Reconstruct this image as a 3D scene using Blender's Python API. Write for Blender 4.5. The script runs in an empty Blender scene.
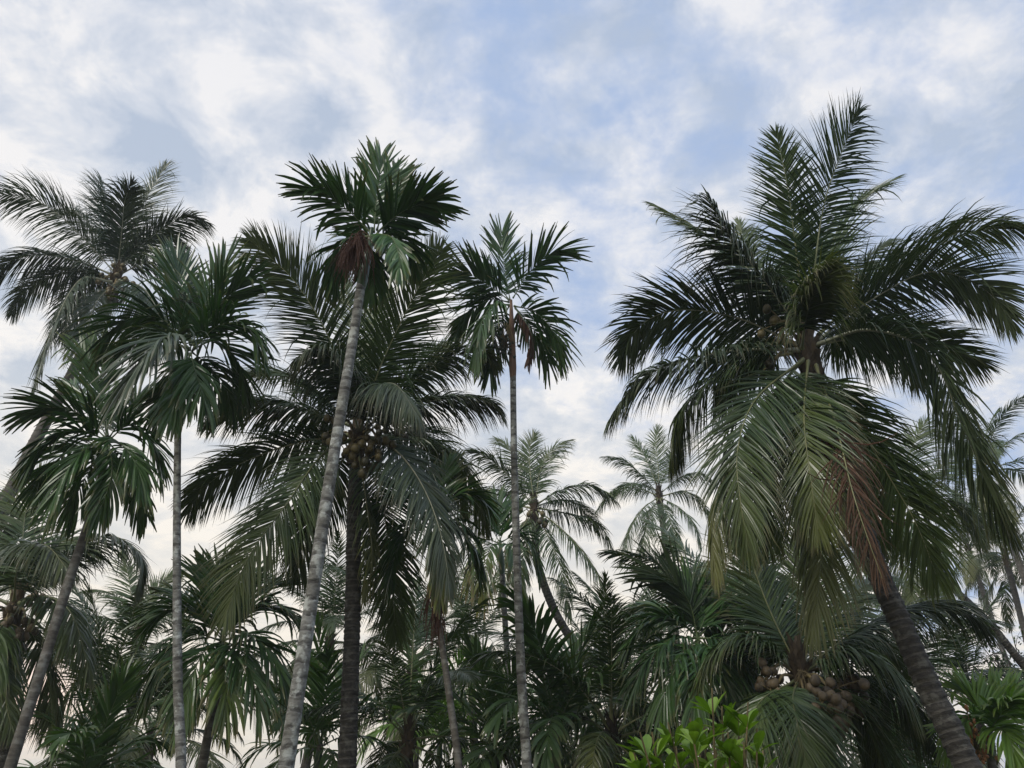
import bpy, math, random
import numpy as np
from mathutils import Vector

D = bpy.data
S = bpy.context.scene
COL = S.collection
R = math.radians
rng = np.random.default_rng(7)
random.seed(7)

# ------------------------------------------------------------------ camera
F, PITCH, CZ = 788.0, R(27.0), 1.6
cam = D.objects.new('camera', D.cameras.new('camera'))
COL.objects.link(cam)
cam.data.sensor_width = 36.0
cam.data.lens = 36.0 * F / 1024.0
cam.data.clip_start = 0.05
cam.data.clip_end = 2000
cam.location = (0, 0, CZ)
cam.rotation_euler = (R(90) + PITCH, 0, 0)
S.camera = cam

# ------------------------------------------------------------------ world, fill lamp, exposure
FILL_EL, FILL_AZ = R(46), R(-140)        # fill light added high behind the left shoulder for contrast on the fronds (azimuth from +Y towards +X)
GL_EL, GL_AZ = R(4.5), R(-29.5)         # the sunset's pink glow low at the left
w = D.worlds.new('World'); S.world = w; w.use_nodes = True
nt = w.node_tree; nt.nodes.clear()
def nd(tree, typ, **kw):
    n = tree.nodes.new(typ)
    for k, v in kw.items(): setattr(n, k, v)
    return n
def mathn(tree, op, a=None, b=None, clamp=False):
    n = nd(tree, 'ShaderNodeMath', operation=op, use_clamp=clamp)
    for i, v in enumerate((a, b)):
        if v is None: continue
        if isinstance(v, (int, float)): n.inputs[i].default_value = v
        else: tree.links.new(v, n.inputs[i])
    return n.outputs[0]
def ramp(tree, fac, stops, interp='LINEAR'):
    n = nd(tree, 'ShaderNodeValToRGB'); cr = n.color_ramp; cr.interpolation = interp
    while len(cr.elements) < len(stops): cr.elements.new(0.5)
    for e, (p, c) in zip(cr.elements, stops):
        e.position = p
        e.color = (c, c, c, 1) if isinstance(c, (int, float)) else (*c, 1)
    tree.links.new(fac, n.inputs[0])
    return n.outputs[0]
def mixc(tree, fac, a, b, blend='MIX'):
    n = nd(tree, 'ShaderNodeMix', data_type='RGBA', blend_type=blend)
    for i, v in ((0, fac), (6, a), (7, b)):
        if isinstance(v, (int, float)): n.inputs[i].default_value = v
        elif isinstance(v, tuple): n.inputs[i].default_value = (*v, 1)
        else: tree.links.new(v, n.inputs[i])
    return n.outputs[2]
def noise(tree, vec, scale, detail=4, rough=0.5, dist=0.0):
    n = nd(tree, 'ShaderNodeTexNoise')
    n.inputs['Scale'].default_value = scale; n.inputs['Detail'].default_value = detail
    n.inputs['Roughness'].default_value = rough; n.inputs['Distortion'].default_value = dist
    tree.links.new(vec, n.inputs['Vector'])
    return n.outputs['Fac']

tc = nd(nt, 'ShaderNodeTexCoord')
sky = nd(nt, 'ShaderNodeTexSky', sky_type='NISHITA')
sky.sun_disc = False; sky.sun_elevation = FILL_EL; sky.sun_rotation = FILL_AZ
sky.air_density = 1.0; sky.dust_density = 1.5; sky.ozone_density = 1.5
sep = nd(nt, 'ShaderNodeSeparateXYZ'); nt.links.new(tc.outputs['Generated'], sep.inputs[0])
zz = mathn(nt, 'MAXIMUM', sep.outputs[2], 0.0)
zd = mathn(nt, 'ADD', zz, 0.22)
px_ = mathn(nt, 'DIVIDE', sep.outputs[0], zd)
py_ = mathn(nt, 'DIVIDE', sep.outputs[1], zd)
cmb = nd(nt, 'ShaderNodeCombineXYZ')
nt.links.new(mathn(nt, 'SUBTRACT', px_, 0.09), cmb.inputs[0]); nt.links.new(py_, cmb.inputs[1]); cmb.inputs[2].default_value = 41.2
big = noise(nt, cmb.outputs[0], 2.2, 3, 0.5, 0.3)
fine = noise(nt, cmb.outputs[0], 8.5, 10, 0.64, 0.15)
lane = noise(nt, cmb.outputs[0], 6.4, 9, 0.6, 0.25)
# cover: clearer towards the upper right of the view, closed near the horizon
cov = mathn(nt, 'ADD', mathn(nt, 'MULTIPLY', big, 0.45), mathn(nt, 'MULTIPLY', fine, 0.55))
cov = mathn(nt, 'ADD', cov, mathn(nt, 'ADD', mathn(nt, 'MULTIPLY', px_, -0.17), 0.018))
cov = mathn(nt, 'ADD', cov, ramp(nt, zz, [(0.0, 0.30), (0.35, 0.14), (0.50, 0.06), (0.66, 0.0), (1.0, 0.0)]))
cover = ramp(nt, cov, [(0.34, 0.0), (0.61, 1.0)], 'EASE')
# cloud radiance (relative to the sky texture's own scale): thin bright parts, thick grey-lilac parts, warm near the low sun
thick = ramp(nt, lane, [(0.38, (4.0, 4.6, 5.7)), (0.50, (5.6, 5.9, 6.6)), (0.60, (7.35, 7.25, 7.4))])
thick = mixc(nt, ramp(nt, zz, [(0.0, 0.8), (0.22, 0.6), (0.42, 0.1), (0.55, 0.0)]), thick, (6.7, 6.6, 6.55))
warm = ramp(nt, zz, [(0.0, (1.26, 1.14, 0.94)), (0.22, (1.22, 1.16, 1.04)), (0.45, (1.10, 1.09, 1.05)), (0.8, (0.98, 1.0, 1.02))])
cloud = mixc(nt, 1.0, thick, warm, 'MULTIPLY')
blue = mixc(nt, 0.85, sky.outputs[0], (3.7, 4.8, 7.0))
col = mixc(nt, cover, blue, cloud)
# the low sun glowing through the cloud, pink and narrow
dt = nd(nt, 'ShaderNodeVectorMath', operation='DOT_PRODUCT'); nt.links.new(tc.outputs['Generated'], dt.inputs[0])
dt.inputs[1].default_value = (math.sin(GL_AZ) * math.cos(GL_EL), math.cos(GL_AZ) * math.cos(GL_EL), math.sin(GL_EL))
gl_ = mathn(nt, 'POWER', mathn(nt, 'MAXIMUM', dt.outputs['Value'], 0.0), 1500.0)
col = mixc(nt, gl_, col, (12.0, 9.0, 7.4))
bg = nd(nt, 'ShaderNodeBackground'); bg.inputs[1].default_value = 0.10
nt.links.new(col, bg.inputs[0])
wo = nd(nt, 'ShaderNodeOutputWorld'); nt.links.new(bg.outputs[0], wo.inputs[0])

sl = D.lights.new('fill_lamp', 'SUN'); sl.energy = 1.3; sl.angle = R(12); sl.color = (1.0, 0.95, 0.87)  # fill lamp added from behind the viewer, giving the fronds highlights
fill_lamp = D.objects.new('fill_lamp', sl); COL.objects.link(fill_lamp)
sd = Vector((math.sin(FILL_AZ) * math.cos(FILL_EL), math.cos(FILL_AZ) * math.cos(FILL_EL), math.sin(FILL_EL)))
fill_lamp.rotation_euler = sd.to_track_quat('Z', 'Y').to_euler()
S.view_settings.view_transform = 'Standard'; S.view_settings.look = 'None'
S.view_settings.exposure = 0.25; S.view_settings.gamma = 1.0; S.view_settings.use_curve_mapping = False
S.render.engine = 'CYCLES'
S.cycles.max_bounces = 5; S.cycles.diffuse_bounces = 3; S.cycles.glossy_bounces = 2
S.cycles.transmission_bounces = 3; S.cycles.volume_bounces = 1; S.cycles.transparent_max_bounces = 4

# ------------------------------------------------------------------ helpers
def at(px, py, Y):
    """World point seen at pixel (px, py) at horizontal distance Y."""
    x = (px - 512) / F; y = (384 - py) / F
    d = np.array([x, math.cos(PITCH) - y * math.sin(PITCH), math.sin(PITCH) + y * math.cos(PITCH)])
    return np.array([0, 0, CZ]) + d * (Y / d[1])
def nrm(a):
    return a / np.maximum(np.linalg.norm(a, axis=-1, keepdims=True), 1e-9)
def spline(P, n):
    """Catmull-Rom through the control points, resampled evenly by length."""
    P = np.asarray(P, float)
    if len(P) == 2: P = np.array([P[0], (P[0] + P[1]) / 2, P[1]])
    Q = np.vstack([2 * P[0] - P[1], P, 2 * P[-1] - P[-2]])
    out = []
    for i in range(1, len(Q) - 2):
        t = np.linspace(0, 1, 24, endpoint=False)[:, None]
        a, b, c, d = Q[i - 1], Q[i], Q[i + 1], Q[i + 2]
        out.append(0.5 * (2 * b + (c - a) * t + (2 * a - 5 * b + 4 * c - d) * t**2 + (3 * b - a - 3 * c + d) * t**3))
    out.append(P[-1:]); out = np.vstack(out)
    s = np.concatenate([[0], np.cumsum(np.linalg.norm(np.diff(out, axis=0), axis=1))])
    u = np.linspace(0, s[-1], n)
    return np.stack([np.interp(u, s, out[:, k]) for k in range(3)], 1), s[-1]
class Geo:
    """Collects vertices, quads, a per-vertex tint and material slots, and links them as one mesh."""
    def __init__(self): self.v, self.q, self.t, self.m, self.n = [], [], [], [], 0
    def add(self, v, q, tint, mi=0):
        v = np.asarray(v, float).reshape(-1, 3); q = np.asarray(q, np.int64).reshape(-1, 4)
        t = np.broadcast_to(np.asarray(tint, float), (len(v), 4))
        self.v.append(v); self.q.append(q + self.n); self.t.append(t); self.m.append(np.full(len(q), mi)); self.n += len(v)
    def mesh(self, name, mats, off=None, smooth=False):
        v = np.vstack(self.v); q = np.vstack(self.q)
        if off is not None: v = v - off
        me = D.meshes.new(name)
        me.vertices.add(len(v)); me.vertices.foreach_set('co', v.ravel().astype(np.float32))
        me.loops.add(q.size); me.loops.foreach_set('vertex_index', q.ravel().astype(np.int32))
        me.polygons.add(len(q)); me.polygons.foreach_set('loop_start', (np.arange(len(q)) * 4).astype(np.int32))
        me.polygons.foreach_set('material_index', np.concatenate(self.m).astype(np.int32))
        for m in mats: me.materials.append(m)
        a = me.attributes.new('tint', 'FLOAT_COLOR', 'POINT')
        a.data.foreach_set('color', np.vstack(self.t).ravel().astype(np.float32))
        me.update(calc_edges=True); me.validate()
        me.polygons.foreach_set('use_smooth', np.full(len(me.polygons), smooth))
        return me
    def obj(self, name, mats, parent=None, off=None, smooth=False):
        o = D.objects.new(name, self.mesh(name, mats, off, smooth)); COL.objects.link(o)
        if parent is not None: o.parent = parent
        return o
def thing(name, label, cat, loc, group=None):
    o = D.objects.new(name, None); COL.objects.link(o); o.location = tuple(loc); o.empty_display_size = 0.3
    o['label'] = label; o['category'] = cat
    if group: o['group'] = group
    return o
def tube(g, P, rad, sides, tint=(0.5, 0, 0, 0), mi=0, squash=1.0, cap=True, lumps=0.0):
    P = np.asarray(P); n = len(P); rad = np.broadcast_to(np.asarray(rad, float), (n,))
    T = nrm(np.gradient(P, axis=0))
    ref = np.array([1.0, 0, 0]) if abs(T[0][0]) < 0.8 else np.array([0, 1.0, 0])
    A = nrm(np.cross(T, ref)); B = np.cross(T, A)
    th = np.linspace(0, 2 * math.pi, sides, endpoint=False)
    rr = rad[:, None] * (1 + (lumps * rng.normal(size=(n, sides)) if lumps else 0))
    V = P[:, None] + (A[:, None] * np.cos(th)[None, :, None] + squash * B[:, None] * np.sin(th)[None, :, None]) * rr[..., None]
    i = np.arange(n - 1)[:, None] * sides; j = np.arange(sides)[None]; k = (j + 1) % sides
    q = np.stack([i + j, i + k, i + sides + k, i + sides + j], -1).reshape(-1, 4)
    V = V.reshape(-1, 3)
    tt = np.zeros((len(V), 4)); tt[:] = tint
    s = np.concatenate([[0], np.cumsum(np.linalg.norm(np.diff(P, axis=0), axis=1))])
    tt[:, 2] = np.repeat(s, sides) * 0.1                      # length along, in tens of metres
    g.add(V, q, tt, mi)
    if cap:
        for e in (0, n - 1):
            c = P[e]; vs = np.vstack([V[e * sides:(e + 1) * sides], c[None]])
            qq = [[a, (a + 1) % sides, (a + 2) % sides, sides] for a in range(0, sides, 2)]
            g.add(vs, qq, tt[e * sides], mi)
def blob(g, c, r, axis, tint, mi=0, seg=10, ring=7, ridge=0.0, stretch=1.25):
    axis = nrm(np.asarray(axis, float)); ref = np.array([1.0, 0, 0]) if abs(axis[0]) < 0.8 else np.array([0, 1.0, 0])
    A = nrm(np.cross(axis, ref)); B = np.cross(axis, A)
    ph = np.linspace(0.02, math.pi - 0.02, ring); th = np.linspace(0, 2 * math.pi, seg, endpoint=False)
    rr = r * np.sin(ph)[:, None] * (1 + ridge * np.cos(3 * th)[None])
    V = c + A * (rr * np.cos(th))[..., None] + B * (rr * np.sin(th))[..., None] + axis * (r * stretch * np.cos(ph) * (1 + 0.12 * np.cos(ph)))[:, None, None] * np.ones((1, seg, 1))
    i = np.arange(ring - 1)[:, None] * seg; j = np.arange(seg)[None]; k = (j + 1) % seg
    q = np.stack([i + j, i + k, i + seg + k, i + seg + j], -1).reshape(-1, 4)
    g.add(V.reshape(-1, 3), q, tint, mi)

# ------------------------------------------------------------------ materials
def mat(name):
    m = D.materials.new(name); m.use_nodes = True; t = m.node_tree; t.nodes.clear()
    out = nd(t, 'ShaderNodeOutputMaterial'); p = nd(t, 'ShaderNodeBsdfPrincipled')
    t.links.new(p.outputs[0], out.inputs[0])
    return m, t, p, out
def leaf_mat(name, dark, light, old, tipc, trans=0.25, rough=0.42, hue=0.45, spec=0.5):
    """tint: r = random per leaflet, g = 0..1 along the leaflet, b = 0..1 along the frond, a = age of the frond."""
    m, t, p, out = mat(name)
    at_ = nd(t, 'ShaderNodeAttribute', attribute_name='tint'); sp = nd(t, 'ShaderNodeSeparateColor')
    t.links.new(at_.outputs['Color'], sp.inputs[0])
    oi = nd(t, 'ShaderNodeObjectInfo')
    tcn = nd(t, 'ShaderNodeTexCoord')
    nz = noise(t, tcn.outputs['Object'], 2.2, 3, 0.6)
    f = mathn(t, 'ADD', mathn(t, 'MULTIPLY', sp.outputs[0], 0.5), mathn(t, 'MULTIPLY', oi.outputs['Random'], hue))
    f = mathn(t, 'ADD', f, mathn(t, 'MULTIPLY', mathn(t, 'SUBTRACT', nz, 0.5), 0.6), True)
    c = mixc(t, f, dark, light)
    age = at_.outputs['Alpha']
    yb = mathn(t, 'MULTIPLY', age, ramp(t, mathn(t, 'ADD', sp.outputs[2], mathn(t, 'MULTIPLY', mathn(t, 'SUBTRACT', nz, 0.5), 1.1)), [(0.30, 0.12), (0.85, 1.0)]), True)
    c = mixc(t, yb, c, old)
    tip = mathn(t, 'MULTIPLY', ramp(t, mathn(t, 'ADD', sp.outputs[1], mathn(t, 'MULTIPLY', sp.outputs[0], 0.22)), [(0.88, 0.0), (1.08, 1.0)]),
                mathn(t, 'ADD', mathn(t, 'MULTIPLY', age, 0.6), 0.35))
    c = mixc(t, tip, c, tipc)
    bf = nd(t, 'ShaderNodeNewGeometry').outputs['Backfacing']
    c = mixc(t, bf, c, mixc(t, 1.0, c, (0.50, 0.56, 0.46), 'MULTIPLY'))  # undersides darkened in the colour to deepen shade inside the crowns
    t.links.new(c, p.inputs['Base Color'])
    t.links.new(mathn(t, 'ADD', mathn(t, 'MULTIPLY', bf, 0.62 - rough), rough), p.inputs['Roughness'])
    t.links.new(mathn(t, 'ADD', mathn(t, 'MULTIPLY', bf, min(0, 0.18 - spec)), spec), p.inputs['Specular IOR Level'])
    tr = nd(t, 'ShaderNodeBsdfTranslucent')
    tcol = mixc(t, 1.0, c, (1.5, 1.7, 0.6), 'MULTIPLY'); t.links.new(tcol, tr.inputs[0])
    mx = nd(t, 'ShaderNodeMixShader'); mx.inputs[0].default_value = trans
    t.links.new(p.outputs[0], mx.inputs[1]); t.links.new(tr.outputs[0], mx.inputs[2]); t.links.new(mx.outputs[0], out.inputs[0])
    return m
M = {}
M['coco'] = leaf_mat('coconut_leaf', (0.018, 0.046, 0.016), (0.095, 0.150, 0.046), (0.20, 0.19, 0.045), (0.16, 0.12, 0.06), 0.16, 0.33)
M['coco_grey'] = leaf_mat('coconut_leaf_grey_sheen', (0.028, 0.054, 0.034), (0.088, 0.125, 0.066), (0.19, 0.19, 0.07), (0.18, 0.15, 0.09), 0.15, 0.36, spec=0.55)  # greyer green holds the sky's sheen on upper sides in the colour
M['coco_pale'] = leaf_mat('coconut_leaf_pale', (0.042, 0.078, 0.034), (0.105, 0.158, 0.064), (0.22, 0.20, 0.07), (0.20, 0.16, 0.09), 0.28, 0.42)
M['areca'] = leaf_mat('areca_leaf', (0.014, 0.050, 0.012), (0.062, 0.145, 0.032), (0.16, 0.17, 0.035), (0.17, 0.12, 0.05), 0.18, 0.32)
M['areca_mid'] = leaf_mat('areca_leaf_undergrowth', (0.032, 0.080, 0.024), (0.105, 0.190, 0.055), (0.21, 0.22, 0.05), (0.18, 0.14, 0.06), 0.32, 0.36)  # areca green lightened in its colour where little light reaches the undergrowth
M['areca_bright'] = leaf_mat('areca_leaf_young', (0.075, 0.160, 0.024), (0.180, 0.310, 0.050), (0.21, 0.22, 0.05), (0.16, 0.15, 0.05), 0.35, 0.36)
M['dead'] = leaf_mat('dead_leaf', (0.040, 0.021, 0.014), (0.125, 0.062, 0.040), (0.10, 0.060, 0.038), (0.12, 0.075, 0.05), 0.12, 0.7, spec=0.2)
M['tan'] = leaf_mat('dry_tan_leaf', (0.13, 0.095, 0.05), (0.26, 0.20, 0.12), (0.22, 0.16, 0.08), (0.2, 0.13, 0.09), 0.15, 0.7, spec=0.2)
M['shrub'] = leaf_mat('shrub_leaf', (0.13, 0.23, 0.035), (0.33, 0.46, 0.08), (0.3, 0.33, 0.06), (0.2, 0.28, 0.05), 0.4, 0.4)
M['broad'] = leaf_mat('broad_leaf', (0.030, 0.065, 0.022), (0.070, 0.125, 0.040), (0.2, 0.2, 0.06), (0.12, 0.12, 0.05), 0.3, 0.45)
def simple(name, c1, c2, scale, rough=0.6, stretch=(1, 1, 1), bump=0.0, detail=6):
    m, t, p, out = mat(name)
    tcn = nd(t, 'ShaderNodeTexCoord'); mp = nd(t, 'ShaderNodeMapping'); mp.inputs['Scale'].default_value = stretch
    t.links.new(tcn.outputs['Object'], mp.inputs[0])
    nz = noise(t, mp.outputs[0], scale, detail, 0.6)
    oi = nd(t, 'ShaderNodeObjectInfo')
    f = mathn(t, 'ADD', nz, mathn(t, 'MULTIPLY', mathn(t, 'SUBTRACT', oi.outputs['Random'], 0.5), 0.35))
    t.links.new(ramp(t, f, [(0.35, c1), (0.65, c2)]), p.inputs['Base Color']); p.inputs['Roughness'].default_value = rough
    if bump:
        b = nd(t, 'ShaderNodeBump'); b.inputs['Strength'].default_value = bump; b.inputs['Distance'].default_value = 0.02
        t.links.new(nz, b.inputs['Height']); t.links.new(b.outputs[0], p.inputs['Normal'])
    return m
M['midrib'] = simple('frond_midrib', (0.10, 0.12, 0.045), (0.22, 0.22, 0.10), 6, 0.45)
M['midrib_grey'] = simple('frond_midrib_waxy', (0.16, 0.17, 0.11), (0.30, 0.30, 0.20), 6, 0.45)
M['midrib_dark'] = simple('areca_midrib', (0.045, 0.075, 0.02), (0.10, 0.14, 0.04), 6, 0.4)
M['fibre'] = simple('crown_fibre', (0.026, 0.019, 0.012), (0.10, 0.072, 0.042), 18, 0.9, (1, 1, 0.25), 0.6)
M['coconut'] = simple('coconut_husk', (0.035, 0.032, 0.012), (0.13, 0.10, 0.035), 9, 0.5)
M['coconut_brown'] = simple('coconut_husk_ripe', (0.055, 0.04, 0.02), (0.15, 0.11, 0.06), 12, 0.6)
M['betel'] = simple('betel_nut', (0.02, 0.03, 0.015), (0.06, 0.06, 0.02), 12, 0.5)
M['orange'] = simple('ripe_betel_nut', (0.22, 0.09, 0.03), (0.36, 0.17, 0.06), 12, 0.5)
M['stalk'] = simple('flower_stalk', (0.10, 0.075, 0.03), (0.22, 0.17, 0.07), 12, 0.7)
M['shaft'] = simple('crownshaft', (0.025, 0.055, 0.018), (0.075, 0.12, 0.04), 5, 0.35, (1, 1, 0.3))
M['shaft_brown'] = simple('dry_crownshaft', (0.09, 0.045, 0.025), (0.20, 0.11, 0.06), 5, 0.7, (1, 1, 0.3))
def trunk_mat(name, dark, mid, scar, lichen, pitch, amt_scar, amt_lichen, bump):
    m, t, p, out = mat(name)
    a = nd(t, 'ShaderNodeAttribute', attribute_name='tint'); sp = nd(t, 'ShaderNodeSeparateColor'); t.links.new(a.outputs['Color'], sp.inputs[0])
    tcn = nd(t, 'ShaderNodeTexCoord'); ob = tcn.outputs['Object']
    wob = mathn(t, 'MULTIPLY', mathn(t, 'SUBTRACT', noise(t, ob, 3.0, 3, 0.6), 0.5), 0.9)
    ph = mathn(t, 'ADD', mathn(t, 'MULTIPLY', sp.outputs[2], 10.0 / pitch), wob)
    fr = mathn(t, 'FRACT', ph)
    mp = nd(t, 'ShaderNodeMapping'); mp.inputs['Scale'].default_value = (1, 1, 2.6); t.links.new(ob, mp.inputs[0])
    nz = noise(t, mp.outputs[0], 11, 8, 0.65)
    base = mixc(t, ramp(t, nz, [(0.32, 0.0), (0.68, 1.0)]), dark, mid)
    sc = mathn(t, 'MULTIPLY', ramp(t, fr, [(0.0, 1.0), (0.16, 0.75), (0.30, 0.0), (0.92, 0.0), (1.0, 1.0)]), amt_scar)
    sc = mathn(t, 'MULTIPLY', sc, ramp(t, noise(t, ob, 9, 3, 0.6), [(0.30, 0.2), (0.60, 1.0)]))
    c = mixc(t, sc, base, scar)
    li = mathn(t, 'MULTIPLY', ramp(t, noise(t, ob, 7.5, 5, 0.6), [(0.52, 0.0), (0.60, 1.0)]), amt_lichen)
    c = mixc(t, li, c, lichen)
    c = mixc(t, ramp(t, noise(t, ob, 1.7, 5, 0.65), [(0.42, 0.0), (0.60, 0.6)]), c, mixc(t, 1.0, c, (0.45, 0.42, 0.36), 'MULTIPLY'))
    t.links.new(c, p.inputs['Base Color']); p.inputs['Roughness'].default_value = 0.85
    b = nd(t, 'ShaderNodeBump'); b.inputs['Strength'].default_value = bump; b.inputs['Distance'].default_value = 0.02
    h = mathn(t, 'ADD', nz, mathn(t, 'MULTIPLY', sc, -0.8)); t.links.new(h, b.inputs['Height']); t.links.new(b.outputs[0], p.inputs['Normal'])
    return m
M['bark_coco'] = trunk_mat('coconut_bark', (0.011, 0.0095, 0.008), (0.060, 0.054, 0.044), (0.13, 0.12, 0.10), (0.20, 0.20, 0.17), 0.10, 0.7, 0.35, 1.0)
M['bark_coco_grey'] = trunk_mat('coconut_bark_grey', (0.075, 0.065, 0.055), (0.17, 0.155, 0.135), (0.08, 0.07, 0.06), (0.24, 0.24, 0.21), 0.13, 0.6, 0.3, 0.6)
M['bark_areca'] = trunk_mat('areca_bark', (0.12, 0.115, 0.10), (0.29, 0.29, 0.265), (0.055, 0.05, 0.045), (0.48, 0.50, 0.46), 0.15, 0.9, 0.8, 0.9)
M['bark_areca_brown'] = trunk_mat('areca_bark_brown', (0.055, 0.048, 0.038), (0.135, 0.122, 0.10), (0.22, 0.21, 0.185), (0.27, 0.28, 0.25), 0.15, 0.6, 0.35, 0.35)

# ------------------------------------------------------------------ ground
def ground():
    m, t, p, out = mat('ground_soil')
    tcn = nd(t, 'ShaderNodeTexCoord')
    nz = noise(t, tcn.outputs['Object'], 0.35, 8, 0.65); n2 = noise(t, tcn.outputs['Object'], 4.0, 6, 0.6)
    c = mixc(t, ramp(t, nz, [(0.42, 0.0), (0.58, 1.0)]), (0.10, 0.075, 0.045), (0.045, 0.075, 0.025))
    c = mixc(t, ramp(t, n2, [(0.4, 0.0), (0.7, 0.6)]), c, (0.13, 0.11, 0.06))
    t.links.new(c, p.inputs['Base Color']); p.inputs['Roughness'].default_value = 0.95
    b = nd(t, 'ShaderNodeBump'); b.inputs['Strength'].default_value = 0.6; b.inputs['Distance'].default_value = 0.08
    t.links.new(n2, b.inputs['Height']); t.links.new(b.outputs[0], p.inputs['Normal'])
    xs = np.concatenate([np.linspace(-400, -42, 10), np.linspace(-38, 38, 60), np.linspace(42, 400, 10)])
    ys = np.concatenate([np.linspace(-200, -12, 8), np.linspace(-9, 60, 60), np.linspace(66, 500, 12)])
    X, Yv = np.meshgrid(xs, ys)
    near = (np.abs(X) < 42) & (Yv > -12) & (Yv < 64)
    Z = np.where(near, 0.05 * np.sin(X * 0.9 + 1) * np.cos(Yv * 0.7) + 0.03 * rng.normal(size=X.shape), 0) - 0.03
    g = Geo(); nx = len(xs); i = np.arange(len(ys) - 1)[:, None] * nx; j = np.arange(nx - 1)[None]
    g.add(np.stack([X, Yv, Z], -1).reshape(-1, 3), np.stack([i + j, i + j + 1, i + nx + j + 1, i + nx + j], -1), (0.5, 0, 0, 0))
    o = g.obj('ground', [m], smooth=True); o['kind'] = 'structure'; return o
ground()

# ------------------------------------------------------------------ fronds
def smooth_noise(n, k):
    return np.interp(np.linspace(0, 1, n), np.linspace(0, 1, k), rng.normal(size=k))
def leaflets(g, P, L, pairs, lmax, width, droop, vee, tw, age, kind='coco', S0=None, t0=0.17, mi=0, fold=True, wild=1.0, clump=1.0, face=0.0):
    """Two rows of leaflets along the rachis P, real blades bending under their weight."""
    n = len(P); T = nrm(np.gradient(P, axis=0))
    if S0 is None:
        h = P[-1] - P[0]; h = h + (P[n // 2] - P[0]); h[2] = 0
        if np.linalg.norm(h) < 0.15 * L: h = h + np.array([0.0, -0.3, 0])
        h = nrm(h); S0 = np.array([h[1], -h[0], 0.0])
    Sv = nrm(S0[None] - T * (T @ S0)[:, None])
    if face:                                                     # turn the blade's broad side outwards, towards the clearing
        m_ = P[n // 2] - np.array([0, 0, CZ]); Fv = nrm(np.cross(T, nrm(m_)[None]))
        Fv = Fv * np.sign(np.sum(Fv * Sv, 1).sum() or 1.0); Sv = nrm(Sv * (1 - face) + Fv * face)
    a = np.interp(np.linspace(0, 1, n), np.linspace(0, 1, len(tw)), np.radians(tw))
    U0 = np.cross(Sv, T)
    Sv = Sv * np.cos(a)[:, None] + U0 * np.sin(a)[:, None]; U = np.cross(Sv, T)
    segs = 5
    for side in (1, -1):
        t = np.linspace(t0, 0.995, pairs) + rng.normal(0, 0.2 / pairs, pairs); t = np.clip(t, t0 * 0.9, 0.999)
        keep = rng.random(pairs) > 0.04 * wild
        for _g in range(int(rng.integers(1, 4))): keep &= np.abs(t - rng.uniform(.25, .95)) > rng.uniform(.003, .012)
        t = t[keep]; m = len(t)
        ix = t * (n - 1); f = lambda A: np.stack([np.interp(ix, np.arange(n), A[:, k]) for k in range(3)], 1)
        p, Tt, St, Ut = f(P), nrm(f(T)), nrm(f(Sv)), nrm(f(U))
        if kind == 'coco':
            prof = np.interp(t, [0.1, 0.2, 0.38, 0.6, 0.8, 0.93, 1], [0.55, 0.82, 1.0, 0.97, 0.78, 0.52, 0.30])
            phi = np.interp(t, [0.1, 0.35, 0.7, 0.9, 1], np.radians([70, 50, 38, 26, 10]))
        else:
            prof = np.interp(t, [0.1, 0.3, 0.55, 0.8, 1], [0.62, 0.95, 1.0, 0.94, 0.80])
            phi = np.interp(t, [0.1, 0.35, 0.7, 0.9, 1], np.radians([56, 42, 31, 20, 8]))
        ln = lmax * prof * (1 + rng.normal(0, 0.07, m))
        phi = phi + np.radians(5 * smooth_noise(m, 9) * clump + rng.normal(0, 3.5 * wild, m))
        v = np.radians(vee + 9 * smooth_noise(m, 11) * clump + rng.normal(0, 8 * wild, m))
        lat = side * St * np.cos(v)[:, None] + Ut * np.sin(v)[:, None]
        d = nrm(Tt * np.cos(phi)[:, None] + lat * np.sin(phi)[:, None])
        wid = width * (0.75 + 0.25 * prof) * (1 + rng.normal(0, 0.12, m))
        roll = rng.normal(0, 0.42 * wild, m)
        dr = (0.72 if kind == 'coco' else 0.9) * droop * (1 + rng.normal(0, 0.30 * wild, m)) * (1 + 0.3 * smooth_noise(m, 7) * clump)
        bent = rng.random(m) < 0.05; dr = dr + bent * rng.uniform(.8, 2.6, m); ln = ln * np.where(rng.random(m) < .06, rng.uniform(.45, .85, m), 1)
        Wp = [0.55, 1.0, 0.95, 0.72, 0.40, 0.04] if kind == 'coco' else [0.45, 0.9, 1.0, 0.95, 0.72, 0.22]
        rows = []; q = p.copy(); rnd = rng.random(m); tt = []
        for k in range(segs + 1):
            up = nrm(Ut - d * np.sum(Ut * d, 1)[:, None]); wv = np.cross(d, up)
            wv = wv * np.cos(roll)[:, None] + up * np.sin(roll)[:, None]
            hw = (wid * 0.5 * Wp[k])[:, None]
            if fold:
                rows.append(np.stack([q - wv * hw - up * hw * 0.45, q, q + wv * hw - up * hw * 0.45], 1))
            else:
                rows.append(np.stack([q - wv * hw, q + wv * hw], 1))
            tt.append(np.stack([rnd, np.full(m, k / segs), t, np.full(m, age)], 1))
            if k < segs:
                d = nrm(d + np.array([0, 0, -1.0]) * (dr * (0.35 + 0.32 * k) / segs * 1.6)[:, None] + rng.normal(0, 0.02 * wild, (m, 3)))
                q = q + d * (ln / segs)[:, None]
        V = np.stack(rows, 1)                                    # m, segs+1, c, 3
        c = V.shape[2]; base = np.arange(m)[:, None, None] * (segs + 1) * c
        kk = np.arange(segs)[None, :, None] * c; cc = np.arange(c - 1)[None, None]
        o = base + kk + cc
        Q = np.stack([o, o + 1, o + c + 1, o + c], -1).reshape(-1, 4)
        TT = np.repeat(np.stack(tt, 1)[:, :, None], c, 2).reshape(-1, 4)
        g.add(V.reshape(-1, 3), Q, TT, mi)
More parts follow.
